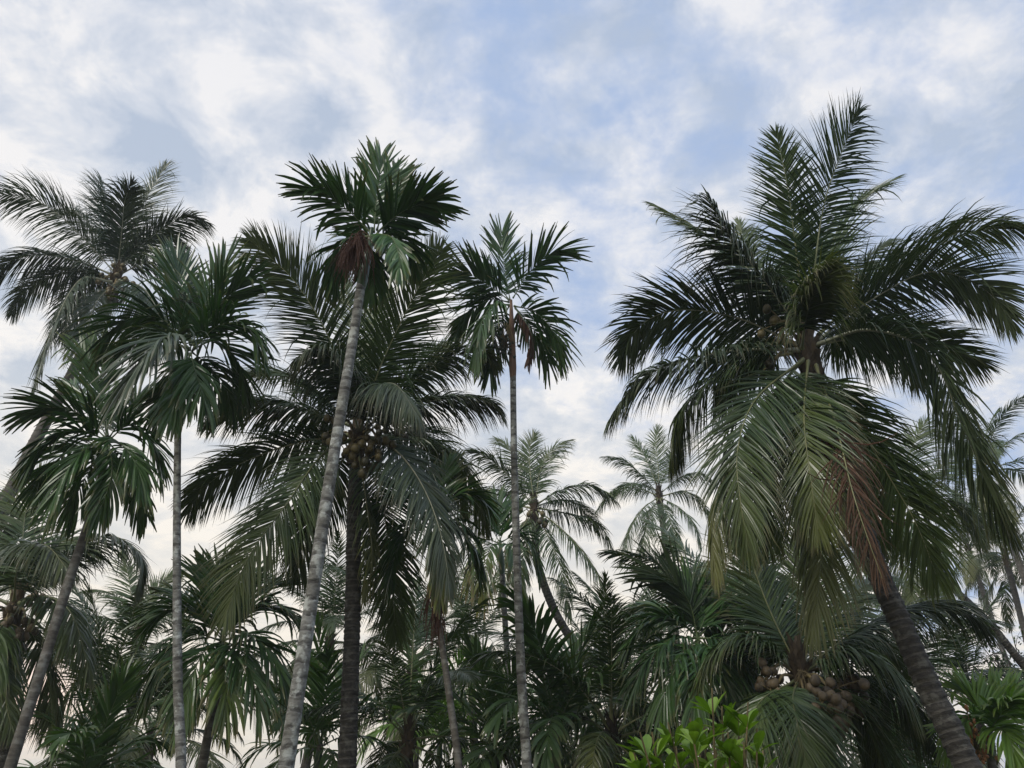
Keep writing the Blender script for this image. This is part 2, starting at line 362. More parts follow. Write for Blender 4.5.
def rachis(g, P, L, r0, mi=0):
    n = len(P); s = np.linspace(0, 1, n)
    tube(g, P, r0 * np.interp(s, [0, 0.06, 0.2, 0.6, 1], [1.55, 0.95, 0.66, 0.38, 0.12]), 6, (0.5, 0, 0, 0), mi, 0.7, cap=False)
COCO = dict(wild=1.0, clump=.45, pairs=170, lfrac=0.25, width=0.030, droop=0.8, vee=-8, tw=(0, 0), age=0.25, t0=0.10)
ARECA = dict(wild=1.3, clump=.8, pairs=36, lfrac=0.38, width=0.050, droop=0.14, vee=14, tw=(0, 0), age=0.1, t0=0.12)
def traced_frond(parent, base, Yc, spec, kind, leafm, ribm, fold=True, **defaults):
    """One frond of a palm: spec = ([(px, py, dY), ...], options)."""
    pts, opt = spec
    o_ = dict(COCO if kind == 'coco' else ARECA); o_.update(defaults); o_.update(opt)
    P, L = spline([at(x, y, Yc + dy) for x, y, dy in pts], 60)
    P = P[:56] if kind == 'coco' else P[:44]; L *= len(P) / 60
    o_['pairs'] = int(o_['pairs'] * o_.get('pf', 1.0))
    lm = (1.22 if kind == 'coco' else 1.22) * o_.get('lmax', o_['lfrac'] * min(max(L, 2.6 if kind == 'coco' else 1.4), 4.4 if kind == 'coco' else 2.1))
    if 'mat' in o_: leafm = M[o_['mat']]
    g = Geo()
    leaflets(g, P, L, o_['pairs'], lm, o_['width'], o_['droop'], o_['vee'], o_['tw'], o_['age'], kind, t0=o_['t0'], fold=fold,
             wild=o_.get('wild', 1.0), clump=o_.get('clump', 1.0), face=o_.get('face', 0.45 if pts[-1][1] < pts[0][1] - 45 else 0.12))
    fr = g.obj(o_.get('name', 'frond'), [leafm], parent, base)
    if 'label' in o_: fr['label'] = o_['label']
    g2 = Geo(); rachis(g2, P, L, 0.030 if kind == 'coco' else 0.016)
    rb = g2.obj('midrib', [ribm], fr, base, True)
    return L
def trunk_pts(pix, Y, Yb=None):
    """Trunk through the given pixels (top first), then straight on to the ground."""
    Yb = Y if Yb is None else Yb
    ys = np.linspace(Y, Yb, len(pix)); P = [at(x, y, yy) for (x, y), yy in zip(pix, ys)]
    a, b = P[-2], P[-1]; d = b - a; k = (0.0 - b[2]) / d[2] if d[2] < -1e-3 else 0
    if b[2] > 0.1:
        e = b + d * k; e[2] = -0.05
        e[:2] = b[:2] + (e[:2] - b[:2]) * 0.8
        P.append(e)
    return P
def trunk(parent, base, P, r_top, r_base, m, pitch, ring, flare=1.5):
    C, L = spline(P[::-1], 30)
    n = int(max(24, L / (pitch / 4))); C, L = spline(P[::-1], n)
    s = np.linspace(0, L, n)
    rad = r_base + (r_top - r_base) * (s / L) ** 0.8
    rad *= 1 + (flare - 1) * np.exp(-s / 0.35)
    ph = s / pitch + 0.6 * np.interp(s, np.linspace(0, L, 40), rng.normal(size=40))
    rad *= 1 + ring * (0.5 - (ph % 1.0)) * np.interp(s, np.linspace(0, L, 30), rng.uniform(.35, 1.2, 30)) + 0.02 * np.interp(s, np.linspace(0, L, 14), rng.normal(size=14))
    g = Geo(); tube(g, C, rad, 14, (0.5, 0, 0, 0), lumps=0.012 if ring > 0.04 else 0.006)
    return g.obj('trunk', [m], parent, base, True)
def coconuts(parent, base, Yc, spots, r=0.105, n=(7, 11), ripe=False):
    """Bunches: each a stalk from the crown with its own coconuts."""
    for (sx, sy, sdy), (ex, ey, edy) in spots:
        a, b = at(sx, sy, Yc + sdy), at(ex, ey, Yc + edy)
        mid = (a + b) / 2 + np.array([0, 0, 0.18]); C, L = spline([a, mid, b], 14)
        g = Geo(); tube(g, C, np.linspace(0.028, 0.014, 14), 6)
        bun = g.obj('coconut_bunch', [M['stalk']], parent, base, True)
        placed = []
        for _ in range(int(rng.integers(*n))):
            for _t in range(30):
                c = b + rng.normal(0, 1, 3) * np.array([0.10, 0.10, 0.13])
                if all(np.linalg.norm(c - q) > 1.7 * r for q in placed): break
            placed.append(c)
            g = Geo(); blob(g, c, r * rng.uniform(0.85, 1.1), np.array([rng.normal(0, .4), rng.normal(0, .4), 1]), (rng.random(), 0, 0, 0), ridge=0.06, seg=12, ring=9, stretch=1.18)
            g.obj('coconut', [M['coconut_brown' if ripe else 'coconut']], bun, base, True)
            # its short stem back to the stalk
        g = Geo()
        for c in placed:
            k = C[int(rng.integers(8, 14))]; Q, _ = spline([k, (k + c) / 2 + np.array([0, 0, .04]), c + np.array([0, 0, r * .9])], 6); tube(g, Q, 0.008, 4, cap=False)
        g.obj('fruit_stems', [M['stalk']], bun, base, True)
def fibre_crown(parent, base, c, r, h, mname='fibre', name='leaf_sheaths'):
    """Overlapping sheath flaps round the growing point."""
    g = Geo()
    for i in range(26):
        a = i * 2.4; z = -0.55 * h + h * i / 26.0; rr = r * (1.12 - 0.5 * i / 26)
        d = np.array([math.cos(a), math.sin(a), 0]); s = np.array([-d[1], d[0], 0])
        p0 = c + d * rr * 0.75 + np.array([0, 0, z]); lean = rng.uniform(0.15, 0.55)
        rows = []
        for k in range(5):
            u = k / 4; wv = rr * (0.75 - 0.6 * u) * (1 + rng.normal(0, 0.08))
            q = p0 + d * (lean * u * u * rr * 1.6) + np.array([0, 0, h * 0.36 * u])
            rows.append([q - s * wv - d * wv * .35, q, q + s * wv - d * wv * .35])
        V = np.array(rows).reshape(-1, 3); Q = [[k * 3 + j, k * 3 + j + 1, k * 3 + j + 4, k * 3 + j + 3] for k in range(4) for j in range(2)]
        g.add(V, Q, (rng.random(), 0, 0, 0))
    C, _ = spline([c + np.array([0, 0, -h * 0.62]), c, c + np.array([0, 0, h * 0.5])], 10)
    tube(g, C, np.interp(np.linspace(0, 1, 10), [0, .35, 1], [r * .8, r * .85, r * .25]), 10, lumps=0.05)
    return g.obj(name, [M[mname]], parent, base)
def strands(parent, base, c, n, ln, spread, mname, name, width=0.008, dirv=(0, 0, -1), down=0.9, label=None):
    """Hanging strands: a dried or green flower cluster."""
    g = Geo()
    for i in range(n):
        a = rng.uniform(0, 2 * math.pi); d = nrm(np.array(dirv, float) + spread * np.array([math.cos(a), math.sin(a), rng.normal(0, .5)]))
        p = c + rng.normal(0, 0.03, 3); P = [p]; l = ln * rng.uniform(0.5, 1.1)
        for k in range(5):
            d = nrm(d + np.array([0, 0, -down * 0.3]) + rng.normal(0, 0.10, 3)); p = p + d * l / 5; P.append(p)
        P = np.array(P); tube(g, P, np.linspace(width, width * .4, 6), 4, (rng.random(), 0, 0.5, 0), cap=False)
    o = g.obj(name, [M[mname]], parent, base)
    if label: o['label'] = label
    return o
def crownshaft(parent, base, a, b, r0, r1, mname='shaft'):
    C, L = spline([a, (a + b) / 2, b], 16); s = np.linspace(0, 1, 16)
    g = Geo(); tube(g, C, np.interp(s, [0, 0.12, 0.5, 1], [r0, r0 * 1.25, r0 * 1.1, r1]), 12)
    return g.obj('crownshaft', [M[mname]], parent, base, True)
def nuts(parent, base, c, n, r, spread, mname='betel', name='nut_cluster', rn=0.022):
    g = Geo(); g0 = Geo()
    for i in range(n):
        p = c + rng.normal(0, 1, 3) * np.array(spread)
        blob(g, p, rn * rng.uniform(.8, 1.15), rng.normal(size=3) + np.array([0, 0, 2]), (rng.random(), 0, 0, 0), seg=7, ring=5)
        Q, _ = spline([c + np.array([0, 0, spread[2] * 1.6]), (c + p) / 2, p], 5); tube(g, Q, 0.005, 3, cap=False, mi=1)
    return g.obj(name, [M[mname], M['stalk']], parent, base, True)

G_C, G_A = 'coconut palms in the grove', 'slender areca palms in the grove'
def base_of(P): b = P[-1].copy(); b[2] = 0; return b

# ================================================================== big coconut palm on the right
Y = 9.6
TP = trunk_pts([(812, 372), (838, 450), (872, 556), (900, 622), (930, 690), (968, 768)], Y, Y - 0.5)
b0 = base_of(TP)
big_palm = thing('coconut_palm', 'largest coconut palm, leaning dark ringed trunk, broad crown with a rust brown dead frond', 'palm tree', b0, G_C)
trunk(big_palm, b0, TP, 0.115, 0.145, M['bark_coco'], 0.10, 0.19)
fibre_crown(big_palm, b0, at(808, 352, Y), 0.17, 0.8)
W = dict(mat='coco_grey')
fr = [
 ([(806,338,.05),(768,285,-.3),(728,232,-.8),(706,190,-1.3)], dict(tw=(20,50), droop=1.5, vee=-15, lmax=.95, face=.5, **W)),
 ([(802,330,.1),(770,292,.7),(715,240,1.3),(640,196,1.6)], dict(droop=.5, tw=(-25,-30), lmax=.62)),
 ([(798,345,0),(738,318,.1),(680,310,.2),(640,326,.2),(614,372,.2)], dict(droop=.55, tw=(-35,-40), lmax=.85, **W)),
 ([(798,350,-.1),(742,350,-.4),(685,360,-.8),(638,382,-1.0),(598,436,-1.2)], dict(droop=1.1, lmax=.7, tw=(-5,-15), **W)),
 ([(798,352,.1),(742,364,.4),(702,388,.7),(678,420,.8),(667,478,.8)], dict(droop=1.6, lmax=.8, vee=-25)),
 ([(803,360,-.2),(757,398,-.9),(738,448,-1.3),(741,505,-1.5),(755,575,-1.4)], dict(droop=.6, lmax=.80, vee=-3, age=.2, pairs=160, face=.5)),
 ([(808,362,-.25),(804,418,-1.0),(811,480,-1.35),(821,550,-1.3)], dict(droop=.6, lmax=.80, vee=-3, age=.38, pairs=160, face=.5)),
 ([(808,368,0),(818,450,-.5),(821,550,-.6),(812,655,-.5)], dict(droop=1.3, lmax=.9, age=.4, pairs=160)),
 ([(815,362,.15),(850,412,.5),(888,475,.7),(918,528,.7),(944,598,.6)], dict(droop=.8, lmax=.9, tw=(10,20), face=.4)),
 ([(815,345,-.1),(868,330,-.6),(928,352,-1.0),(962,425,-1.2),(990,490,-1.2),(1024,560,-1.1)], dict(droop=1.2, lmax=.95, vee=-10, tw=(5,15), age=.3, pairs=180, face=.35, **W)),
 ([(818,335,.1),(866,292,.3),(925,252,.5),(985,230,.6),(1052,232,.7)], dict(droop=1.2, lmax=.8, tw=(15,20))),
 ([(818,340,0),(868,302,0),(930,272,-.1),(985,290,-.1),(1022,338,-.1)], dict(droop=.55, lmax=.85, tw=(30,35), **W)),
 ([(810,330,.1),(815,265,-.4),(828,190,-.6),(864,98,-.7)], dict(droop=.5, lmax=.85, vee=2, tw=(20,-10), age=.1, face=.4, pairs=125)),
 ([(812,332,.2),(826,270,.8),(848,210,1.2),(905,172,1.3)], dict(droop=.35, lmax=.8, vee=5, tw=(20,30), age=.1)),
 ([(804,330,.2),(797,260,-.3),(788,190,-.5),(774,122,-.5)], dict(droop=.25, lmax=.66, vee=8, tw=(-5,0), age=.1, pairs=130)),
 ([(802,348,-.3),(806,318,-.9),(816,286,-1.3),(834,262,-1.5)], dict(droop=1.7, lmax=.66, vee=-25, age=.5, t0=.3, face=.3, mat='coco_pale')),
 ([(804,334,.3),(775,300,1.0),(748,255,1.6),(738,215,2.0)], dict(droop=.4, lmax=.8)),
 ([(816,366,-.2),(836,425,-1.2),(855,500,-1.7),(892,606,-1.8)], dict(mat='dead', name='dead_frond', label='rust brown dead frond', droop=1.6, lmax=.58, vee=-20, pairs=100, width=.017, t0=.40, face=.4, wild=2.2, age=.9)),
 ([(800,362,-.05),(748,430,-.5),(714,510,-.6),(718,600,-.6)], dict(droop=1.7, lmax=.7, vee=-25, age=.6)),
 ([(816,344,.2),(880,336,.7),(940,346,1.0),(995,372,1.1)], dict(droop=.6, lmax=.85, tw=(25,25))),
 ([(812,366,.4),(840,430,1.2),(866,500,1.6),(880,560,1.7)], dict(droop=1.2, lmax=.9)),
 ([(808,340,.5),(850,330,1.6),(890,330,2.3),(925,400,2.9)], dict(droop=.8, lmax=.85)),
 ([(804,345,.5),(770,340,1.5),(740,360,2.3),(720,420,2.8)], dict(droop=.8, lmax=.85)),
 ([(806,362,.3),(780,430,1.2),(765,500,1.5),(770,560,1.6)], dict(droop=1.2, lmax=.85)),
 ([(806,330,.3),(802,290,.9),(800,250,1.4),(806,215,1.7)], dict(droop=.4, lmax=.8)),
 ([(812,332,.2),(835,290,.8),(862,262,1.3),(895,235,1.6)], dict(droop=.5, lmax=.8, face=.3)),
]
for s in fr: traced_frond(big_palm, b0, Y, s, 'coco', M['coco'], M['midrib_grey'] if s[1].get('mat') == 'coco_grey' else M['midrib'])
coconuts(big_palm, b0, Y, [((806,345,0),(778,322,-.35)), ((802,352,0),(768,372,-.1))], 0.062, (4, 7))
strands(big_palm, b0, at(782, 330, Y - .3), 22, 0.5, .9, 'stalk', 'flower_stalk', .007)

# ================================================================== central coconut palm
Y = 12.4
TP = trunk_pts([(356, 458), (354, 520), (353, 600), (350, 690), (347, 768)], Y)
b0 = base_of(TP)
mid_palm = thing('coconut_palm', 'coconut palm with straight dark brown trunk, crown heavy with coconuts behind the tallest areca', 'palm tree', b0, G_C)
trunk(mid_palm, b0, TP, 0.115, 0.14, M['bark_coco'], 0.10, 0.19)
fibre_crown(mid_palm, b0, at(357, 438, Y), 0.17, 0.8)
fr = [
 ([(352,420,.1),(332,345,-.5),(298,286,-.9),(264,252,-1.1),(238,232,-1.1)], dict(droop=.35, lmax=.86, tw=(-5,-5), vee=4, face=.9, pairs=195)),
 ([(362,420,.1),(380,368,-.5),(404,316,-.9),(424,278,-1.1),(448,240,-1.1)], dict(droop=.4, lmax=.9, tw=(5,5), vee=4, face=.9, pairs=195)),
 ([(350,425,0),(298,408,0),(248,404,0),(200,424,0)], dict(droop=1.3, lmax=.85, tw=(-5,-5))),
 ([(350,435,-.1),(300,442,-.4),(248,460,-.6),(208,484,-.7),(181,522,-.7)], dict(droop=.9, lmax=.78, tw=(-10,-10), face=.5)),
 ([(350,440,-.2),(322,455,-.7),(286,505,-1.2),(246,562,-1.4),(218,640,-1.4)], dict(droop=.7, lmax=.86, tw=(0,0), age=.3, face=.7)),
 ([(364,450,.1),(377,470,.4),(386,525,.8),(392,582,.9),(397,652,.9)], dict(droop=.5, lmax=.85, age=.2, face=.8)),
 ([(366,440,-.2),(395,450,-.8),(422,485,-1.2),(441,535,-1.4),(452,602,-1.4)], dict(droop=.9, lmax=.85, tw=(10,20), face=.5, **W)),
 ([(366,430,.1),(405,388,.5),(448,358,.8),(482,354,.9),(506,372,.9)], dict(droop=1.2, lmax=.75)),
 ([(366,434,-.1),(400,408,-.3),(455,398,-.4),(490,402,-.4),(508,422,-.4)], dict(droop=1.1, lmax=.7, **W)),
 ([(358,430,-.2),(346,378,-1.0),(318,350,-1.6),(288,362,-2.0)], dict(droop=1.9, lmax=.85, vee=-20, **W)),
 ([(360,430,-.2),(374,392,-.9),(396,385,-1.6),(420,420,-2.1)], dict(droop=1.7, lmax=.85, vee=-20, **W)),
 ([(368,438,.2),(415,440,.8),(460,462,1.2),(492,540,1.2)], dict(droop=1.4, lmax=.85)),
 ([(350,425,.3),(310,385,1.2),(270,372,1.8),(228,380,2.2)], dict(droop=.7, lmax=.85)),
 ([(366,425,.3),(400,375,1.2),(436,350,1.7),(468,330,2.0)], dict(droop=.6, lmax=.8)),
 ([(360,422,.2),(368,370,.8),(376,320,1.2),(392,285,1.4)], dict(droop=.3, lmax=.8, face=.5)),
 ([(357,420,.3),(354,365,1.0),(350,310,1.5),(340,265,1.8)], dict(droop=.2, lmax=.85)),
 ([(352,445,.2),(325,490,.9),(305,535,1.2),(295,590,1.2)], dict(droop=1.1, lmax=.85)),
 ([(366,440,.3),(420,430,1.6),(450,470,2.3),(470,530,2.6)], dict(droop=1.1, lmax=.8)),
 ([(358,450,-.1),(366,500,-.2),(372,560,-.2),(362,610,-.2)], dict(droop=1.5, lmax=.6, age=.6, pairs=60)),
]
for s in fr: traced_frond(mid_palm, b0, Y, s, 'coco', M['coco'], M['midrib_grey'] if s[1].get('mat') == 'coco_grey' else M['midrib'])
coconuts(mid_palm, b0, Y, [((354,430,0),(336,430,-.9)), ((358,432,-.1),(350,450,-1.0)), ((362,434,0),(380,446,-.9)), ((354,438,0),(330,446,-.1)), ((358,438,-.1),(368,460,-.9)), ((362,432,0),(388,430,.1))], 0.066, (7, 11))

# ================================================================== areca palms (traced)
def areca(label, Y, tpix, rt, rb, shaft, fr, bark='bark_areca', leaf='areca', group=G_A, Yb=None, shaftm='shaft', rib='midrib_dark', pairs=35, fold=True, **kw):
    TP = trunk_pts(tpix, Y, Yb); b = base_of(TP)
    th = thing('areca_palm', label, 'palm tree', b, group)
    trunk(th, b, TP, rt, rb, M[bark], 0.15, 0.025, 1.25)
    (ax, ay), (bx, by) = shaft
    crownshaft(th, b, at(ax, ay, Y), at(bx, by, Y), rt * 1.0, rt * .45, shaftm)
    for s in fr: traced_frond(th, b, Y, s, 'areca', M[leaf], M[rib], fold=fold, pairs=pairs, **kw)
    return th, b
Y = 8.3
A1, b1 = areca('tallest areca palm, long pale grey leaning trunk and rusty dried flower clusters under its crown', Y,
  [(361,285),(352,345),(338,430),(322,530),(304,650),(286,768)], .056, .082, ((361,288),(372,228)), [
  ([(374,232,0),(376,205,.1),(380,175,.2),(380,136,.3)], dict(vee=20, lmax=.52, tw=(0,-10))),
  ([(377,230,0),(386,200,.2),(395,180,.3),(402,160,.5)], dict(lmax=.48)),
  ([(370,232,0),(345,208,-.1),(315,190,-.2),(290,190,-.2)], dict(lmax=.55, tw=(-25,-30), droop=.3)),
  ([(368,230,.1),(346,198,.4),(325,190,.7),(300,202,.9)], dict(lmax=.5, tw=(-20,-20))),
  ([(378,232,0),(402,212,-.1),(430,202,-.2),(450,206,-.2)], dict(lmax=.52, tw=(25,30), droop=.3)),
  ([(378,232,.1),(405,205,.4),(430,205,.6),(448,226,.8)], dict(lmax=.5, tw=(20,20))),
  ([(377,234,-.1),(392,238,-.5),(400,262,-.7),(398,300,-.8)], dict(lmax=.36, droop=.9, vee=-10)),
  ([(369,236,0),(345,242,.1),(334,262,.2),(332,298,.2)], dict(lmax=.48, droop=.8, vee=-10)),
  ([(371,236,.2),(360,235,.7),(345,255,1.0),(345,290,1.1)], dict(lmax=.48, droop=.6)),
  ([(376,236,.2),(395,235,.7),(412,252,1.0),(415,285,1.1)], dict(lmax=.5, droop=.6)),
  ([(373,238,.2),(372,255,.6),(372,280,.8),(366,310,.8)], dict(lmax=.4, droop=.8)),
  ], Yb=7.8)
strands(A1, b1, at(360, 236, Y - .40), 95, .62, .85, 'dead', 'dried_flower_cluster', .007, label='rusty brown dried flower cluster')
strands(A1, b1, at(350, 245, Y - .3), 60, .5, .8, 'dead', 'dried_flower_cluster', .007, label='rusty brown dried flower cluster')
strands(A1, b1, at(352, 250, Y), 24, .42, .4, 'dead', 'dried_flower_cluster', .006)

Y = 12.6
A2, b2 = areca('areca palm alone against the sky, thin spotted trunk and tan dead leaf in crown', Y,
  [(513,372),(514,450),(517,560),(521,670),(527,768)], .055, .078, ((513,378),(511,300)), [
  ([(510,300,0),(505,270,.1),(502,240,.2),(504,210,.3)], dict(vee=20, lmax=.62)),
  ([(513,298,0),(530,272,0),(555,252,-.1),(583,262,-.1)], dict(lmax=.68, tw=(25,30), droop=.3)),
  ([(509,300,0),(488,285,0),(462,272,-.1),(438,282,-.1)], dict(lmax=.68, tw=(-25,-30), droop=.3)),
  ([(509,302,.1),(488,300,.4),(466,318,.6),(450,350,.7)], dict(lmax=.62, droop=.5)),
  ([(509,300,.2),(492,276,.5),(474,258,.8),(455,255,.9)], dict(lmax=.55)),
  ([(509,305,-.1),(492,305,-.4),(478,335,-.5),(476,385,-.5)], dict(lmax=.6, droop=.9, vee=-8)),
  ([(514,306,-.1),(535,312,-.3),(555,335,-.4),(568,372,-.4)], dict(lmax=.68, droop=.5, tw=(30,40))),
  ([(514,306,.1),(530,325,.5),(545,350,.7),(552,385,.8)], dict(lmax=.6, droop=.6)),
  ([(509,306,.1),(498,330,.6),(490,360,.8),(492,395,.8)], dict(lmax=.55, droop=.6)),
  ([(515,308,-.1),(530,330,-.2),(532,350,-.2),(524,378,-.2)], dict(mat='dead', name='dead_frond', label='tan brown dead frond hanging beside the trunk', lmax=.34, droop=1.6, vee=-30, width=.04)),
  ], bark='bark_areca', shaftm='shaft_brown')
nuts(A2, b2, at(505, 345, Y - .1), 60, .03, (.10, .10, .13), rn=.028)
strands(A2, b2, at(508, 325, Y - .1), 20, .45, .6, 'stalk', 'flower_stalk', .006)

Y = 10.6
A3, b3 = areca('areca palm with straight whitish trunk and dense glossy crown on the left', Y,
  [(178,418),(177,500),(177,600),(178,690),(181,768)], .047, .070, ((178,425),(187,350)), [
  ([(190,345,0),(184,305,.1),(178,270,.2),(172,234,.3)], dict(vee=20, lmax=.68, age=.0, mat='areca')),
  ([(191,345,0),(188,305,.2),(170,265,.4),(146,240,.5)], dict(lmax=.6, mat='areca')),
  ([(192,345,0),(205,305,.1),(222,270,.2),(232,238,.2)], dict(lmax=.66, mat='areca')),
  ([(193,346,0),(214,312,-.1),(240,285,-.2),(258,262,-.2)], dict(lmax=.66, tw=(20,20))),
  ([(194,348,0),(220,325,-.1),(250,330,-.2),(262,372,-.2)], dict(lmax=.72, droop=.8)),
  ([(193,350,.1),(215,340,.5),(240,365,.8),(248,415,.9)], dict(lmax=.7, droop=.7)),
  ([(189,350,-.2),(172,335,-.8),(146,355,-1.2),(112,415,-1.3)], dict(lmax=.8, droop=.8, mat='coco_grey', tw=(-10,-20), pairs=34)),
  ([(189,348,0),(160,318,-.1),(122,322,-.2),(88,362,-.2)], dict(lmax=.72, droop=.7, tw=(-15,-20))),
  ([(189,350,.1),(160,335,.5),(125,345,.8),(100,385,1.0)], dict(lmax=.65, droop=.6)),
  ([(191,354,-.2),(195,370,-.6),(205,400,-.8),(215,432,-.8)], dict(lmax=.65, droop=1.1, vee=-10)),
  ([(190,354,-.2),(186,375,-.6),(172,410,-.8),(165,440,-.8)], dict(lmax=.6, droop=1.1, vee=-10)),
  ([(190,354,.2),(180,380,.7),(160,405,.9),(150,440,.9)], dict(lmax=.6, droop=.8)),
  ([(192,352,.2),(215,372,.8),(232,400,1.0),(238,425,1.0)], dict(lmax=.6, droop=.8)),
  ([(190,350,.3),(196,320,.9),(200,290,1.3),(205,262,1.5)], dict(lmax=.6)),
  ], Yb=10.3)
strands(A3, b3, at(186, 300, Y - .3), 14, .35, 1.1, 'betel', 'flower_stalk', .007, dirv=(0, 0, .2), down=.4)

Y = 11.0
A4, b4 = areca('areca palm at the left edge with leaning brownish trunk and yellow green upper leaves', Y,
  [(99,490),(86,530),(66,590),(46,655),(10,768)], .055, .078, ((99,492),(108,438)), [
  ([(107,436,0),(100,400,.1),(88,360,.2),(62,322,.3)], dict(lmax=.55, mat='areca_mid', vee=15)),
  ([(108,436,0),(104,395,.2),(100,355,.4),(98,316,.5)], dict(lmax=.55, mat='areca_mid')),
  ([(106,438,0),(76,412,-.1),(45,408,-.2),(8,422,-.2)], dict(lmax=.6, tw=(-20,-25), droop=.35)),
  ([(106,440,-.1),(76,430,-.4),(45,445,-.6),(18,485,-.6)], dict(lmax=.62, droop=.8)),
  ([(107,442,-.2),(85,450,-.5),(62,480,-.7),(48,530,-.7)], dict(lmax=.6, droop=1.0)),
  ([(109,440,0),(130,425,0),(152,445,0),(166,490,0)], dict(lmax=.6, droop=.8)),
  ([(109,442,-.2),(122,445,-.6),(138,470,-.8),(145,515,-.8)], dict(lmax=.6, droop=1.1)),
  ([(109,438,.2),(135,400,.6),(158,390,.8),(180,400,.9)], dict(lmax=.55)),
  ([(107,438,.3),(85,395,1.0),(62,380,1.4),(35,385,1.6)], dict(lmax=.55)),
  ([(109,444,-.2),(112,470,-.5),(104,500,-.6),(84,545,-.6)], dict(lmax=.5, droop=1.0, vee=-15)),
  ([(106,442,.2),(70,450,.8),(40,480,1.1),(22,530,1.2)], dict(lmax=.6, droop=.9)),
  ([(106,442,.3),(90,470,1.0),(75,500,1.3),(66,545,1.4)], dict(lmax=.6, droop=.9)),
  ([(108,442,.3),(128,465,.9),(140,500,1.0),(142,540,1.0)], dict(lmax=.55, droop=.8)),
  ], bark='bark_areca_brown', Yb=10.2)

Y = 12.5
A7, b7 = areca('dark areca palm with fountain crown between the whitish trunk and the leaning grey trunk', Y,
  [(220,680),(212,715),(202,768)], .06, .085, ((220,684),(222,638)), [
  ([(222,636,0),(214,600,.1),(202,575,.2),(186,558,.3)], dict(lmax=.6)),
  ([(222,634,0),(222,600,.2),(218,575,.3),(212,552,.4)], dict(lmax=.6)),
  ([(223,636,0),(234,600,.1),(248,580,.2),(268,570,.2)], dict(lmax=.6)),
  ([(224,638,0),(250,612,0),(280,610,-.1),(305,632,-.1)], dict(lmax=.65, droop=.6)),
  ([(221,638,0),(195,612,0),(165,612,-.1),(140,640,-.1)], dict(lmax=.65, droop=.6)),
  ([(220,640,-.1),(190,635,-.4),(162,665,-.5),(140,715,-.5)], dict(lmax=.7, droop=.9)),
  ([(221,642,-.2),(205,650,-.6),(188,690,-.8),(182,745,-.8)], dict(lmax=.65, droop=.8, age=.2)),
  ([(224,642,-.2),(240,650,-.6),(256,690,-.8),(262,745,-.8)], dict(lmax=.65, droop=.8, age=.2)),
  ([(224,640,-.1),(250,635,-.3),(275,660,-.4),(296,712,-.4)], dict(lmax=.65, droop=.9)),
  ([(222,640,-.2),(224,660,-.7),(226,700,-1.0),(222,750,-1.0)], dict(lmax=.6, droop=.8, age=.5)),
  ([(222,636,.4),(190,600,1.0),(165,590,1.4),(140,600,1.6)], dict(lmax=.6)),
  ([(223,636,.4),(255,595,1.0),(280,585,1.4),(305,600,1.6)], dict(lmax=.6)),
  ], bark='bark_areca_brown')
strands(A7, b7, at(221, 668, Y - .12), 20, .6, .4, 'stalk', 'flower_stalk', .007)

Y = 12.2
A8, b8 = areca('slim areca palm with reddish withered flower clusters hanging on its thin dark trunk', Y,
  [(432,560),(437,610),(445,665),(452,715),(459,768)], .045, .062, ((432,566),(430,525)), [
  ([(430,524,.1),(424,495,.3),(418,475,.5),(405,458,.6)], dict(lmax=.5)),
  ([(430,524,.1),(438,492,.3),(446,470,.5),(462,450,.6)], dict(lmax=.5)),
  ([(431,526,.1),(450,500,.3),(475,495,.4),(500,520,.5)], dict(lmax=.55, droop=.6)),
  ([(431,528,.1),(450,520,.2),(472,545,.2),(484,590,.2)], dict(lmax=.55, droop=.9)),
  ([(429,526,.1),(410,502,.3),(386,505,.4),(365,535,.5)], dict(lmax=.55, droop=.6)),
  ([(429,528,.1),(412,525,.2),(395,555,.2),(388,600,.2)], dict(lmax=.55, droop=.9)),
  ([(430,530,0),(436,545,-.3),(440,575,-.4),(442,615,-.4)], dict(lmax=.5, droop=1.1, age=.7)),
  ], bark='bark_areca_brown')
strands(A8, b8, at(438, 600, Y - .1), 50, .75, .3, 'dead', 'dried_flower_cluster', .008)
strands(A8, b8, at(433, 585, Y - .05), 34, .7, .35, 'dead', 'dried_flower_cluster', .008)

Y = 19.0
A9, b9 = areca('areca palm with drooping yellowish leaves just left of the middle spotted trunk', Y,
  [(502,570),(505,620),(509,690),(512,768)], .065, .085, ((502,575),(500,540)), [
  ([(500,540,0),(499,520,.1),(498,508,.2),(496,492,.3)], dict(lmax=.65)),
  ([(500,540,0),(510,518,.2),(520,508,.3),(532,505,.4)], dict(lmax=.65)),
  ([(499,541,0),(485,520,.1),(468,515,.2),(452,530,.3)], dict(lmax=.65)),
  ([(499,543,-.1),(483,540,-.3),(474,565,-.5),(470,605,-.5)], dict(lmax=.65, droop=1.1, age=.9)),
  ([(499,544,-.2),(490,548,-.6),(484,580,-.8),(482,625,-.8)], dict(lmax=.65, droop=1.1, age=1.0)),
  ([(501,544,-.2),(512,548,-.6),(520,580,-.8),(522,620,-.8)], dict(lmax=.6, droop=1.1, age=.6)),
  ([(501,542,0),(520,535,0),(535,555,-.1),(540,590,-.1)], dict(lmax=.6, droop=.9)),
  ], fold=False)

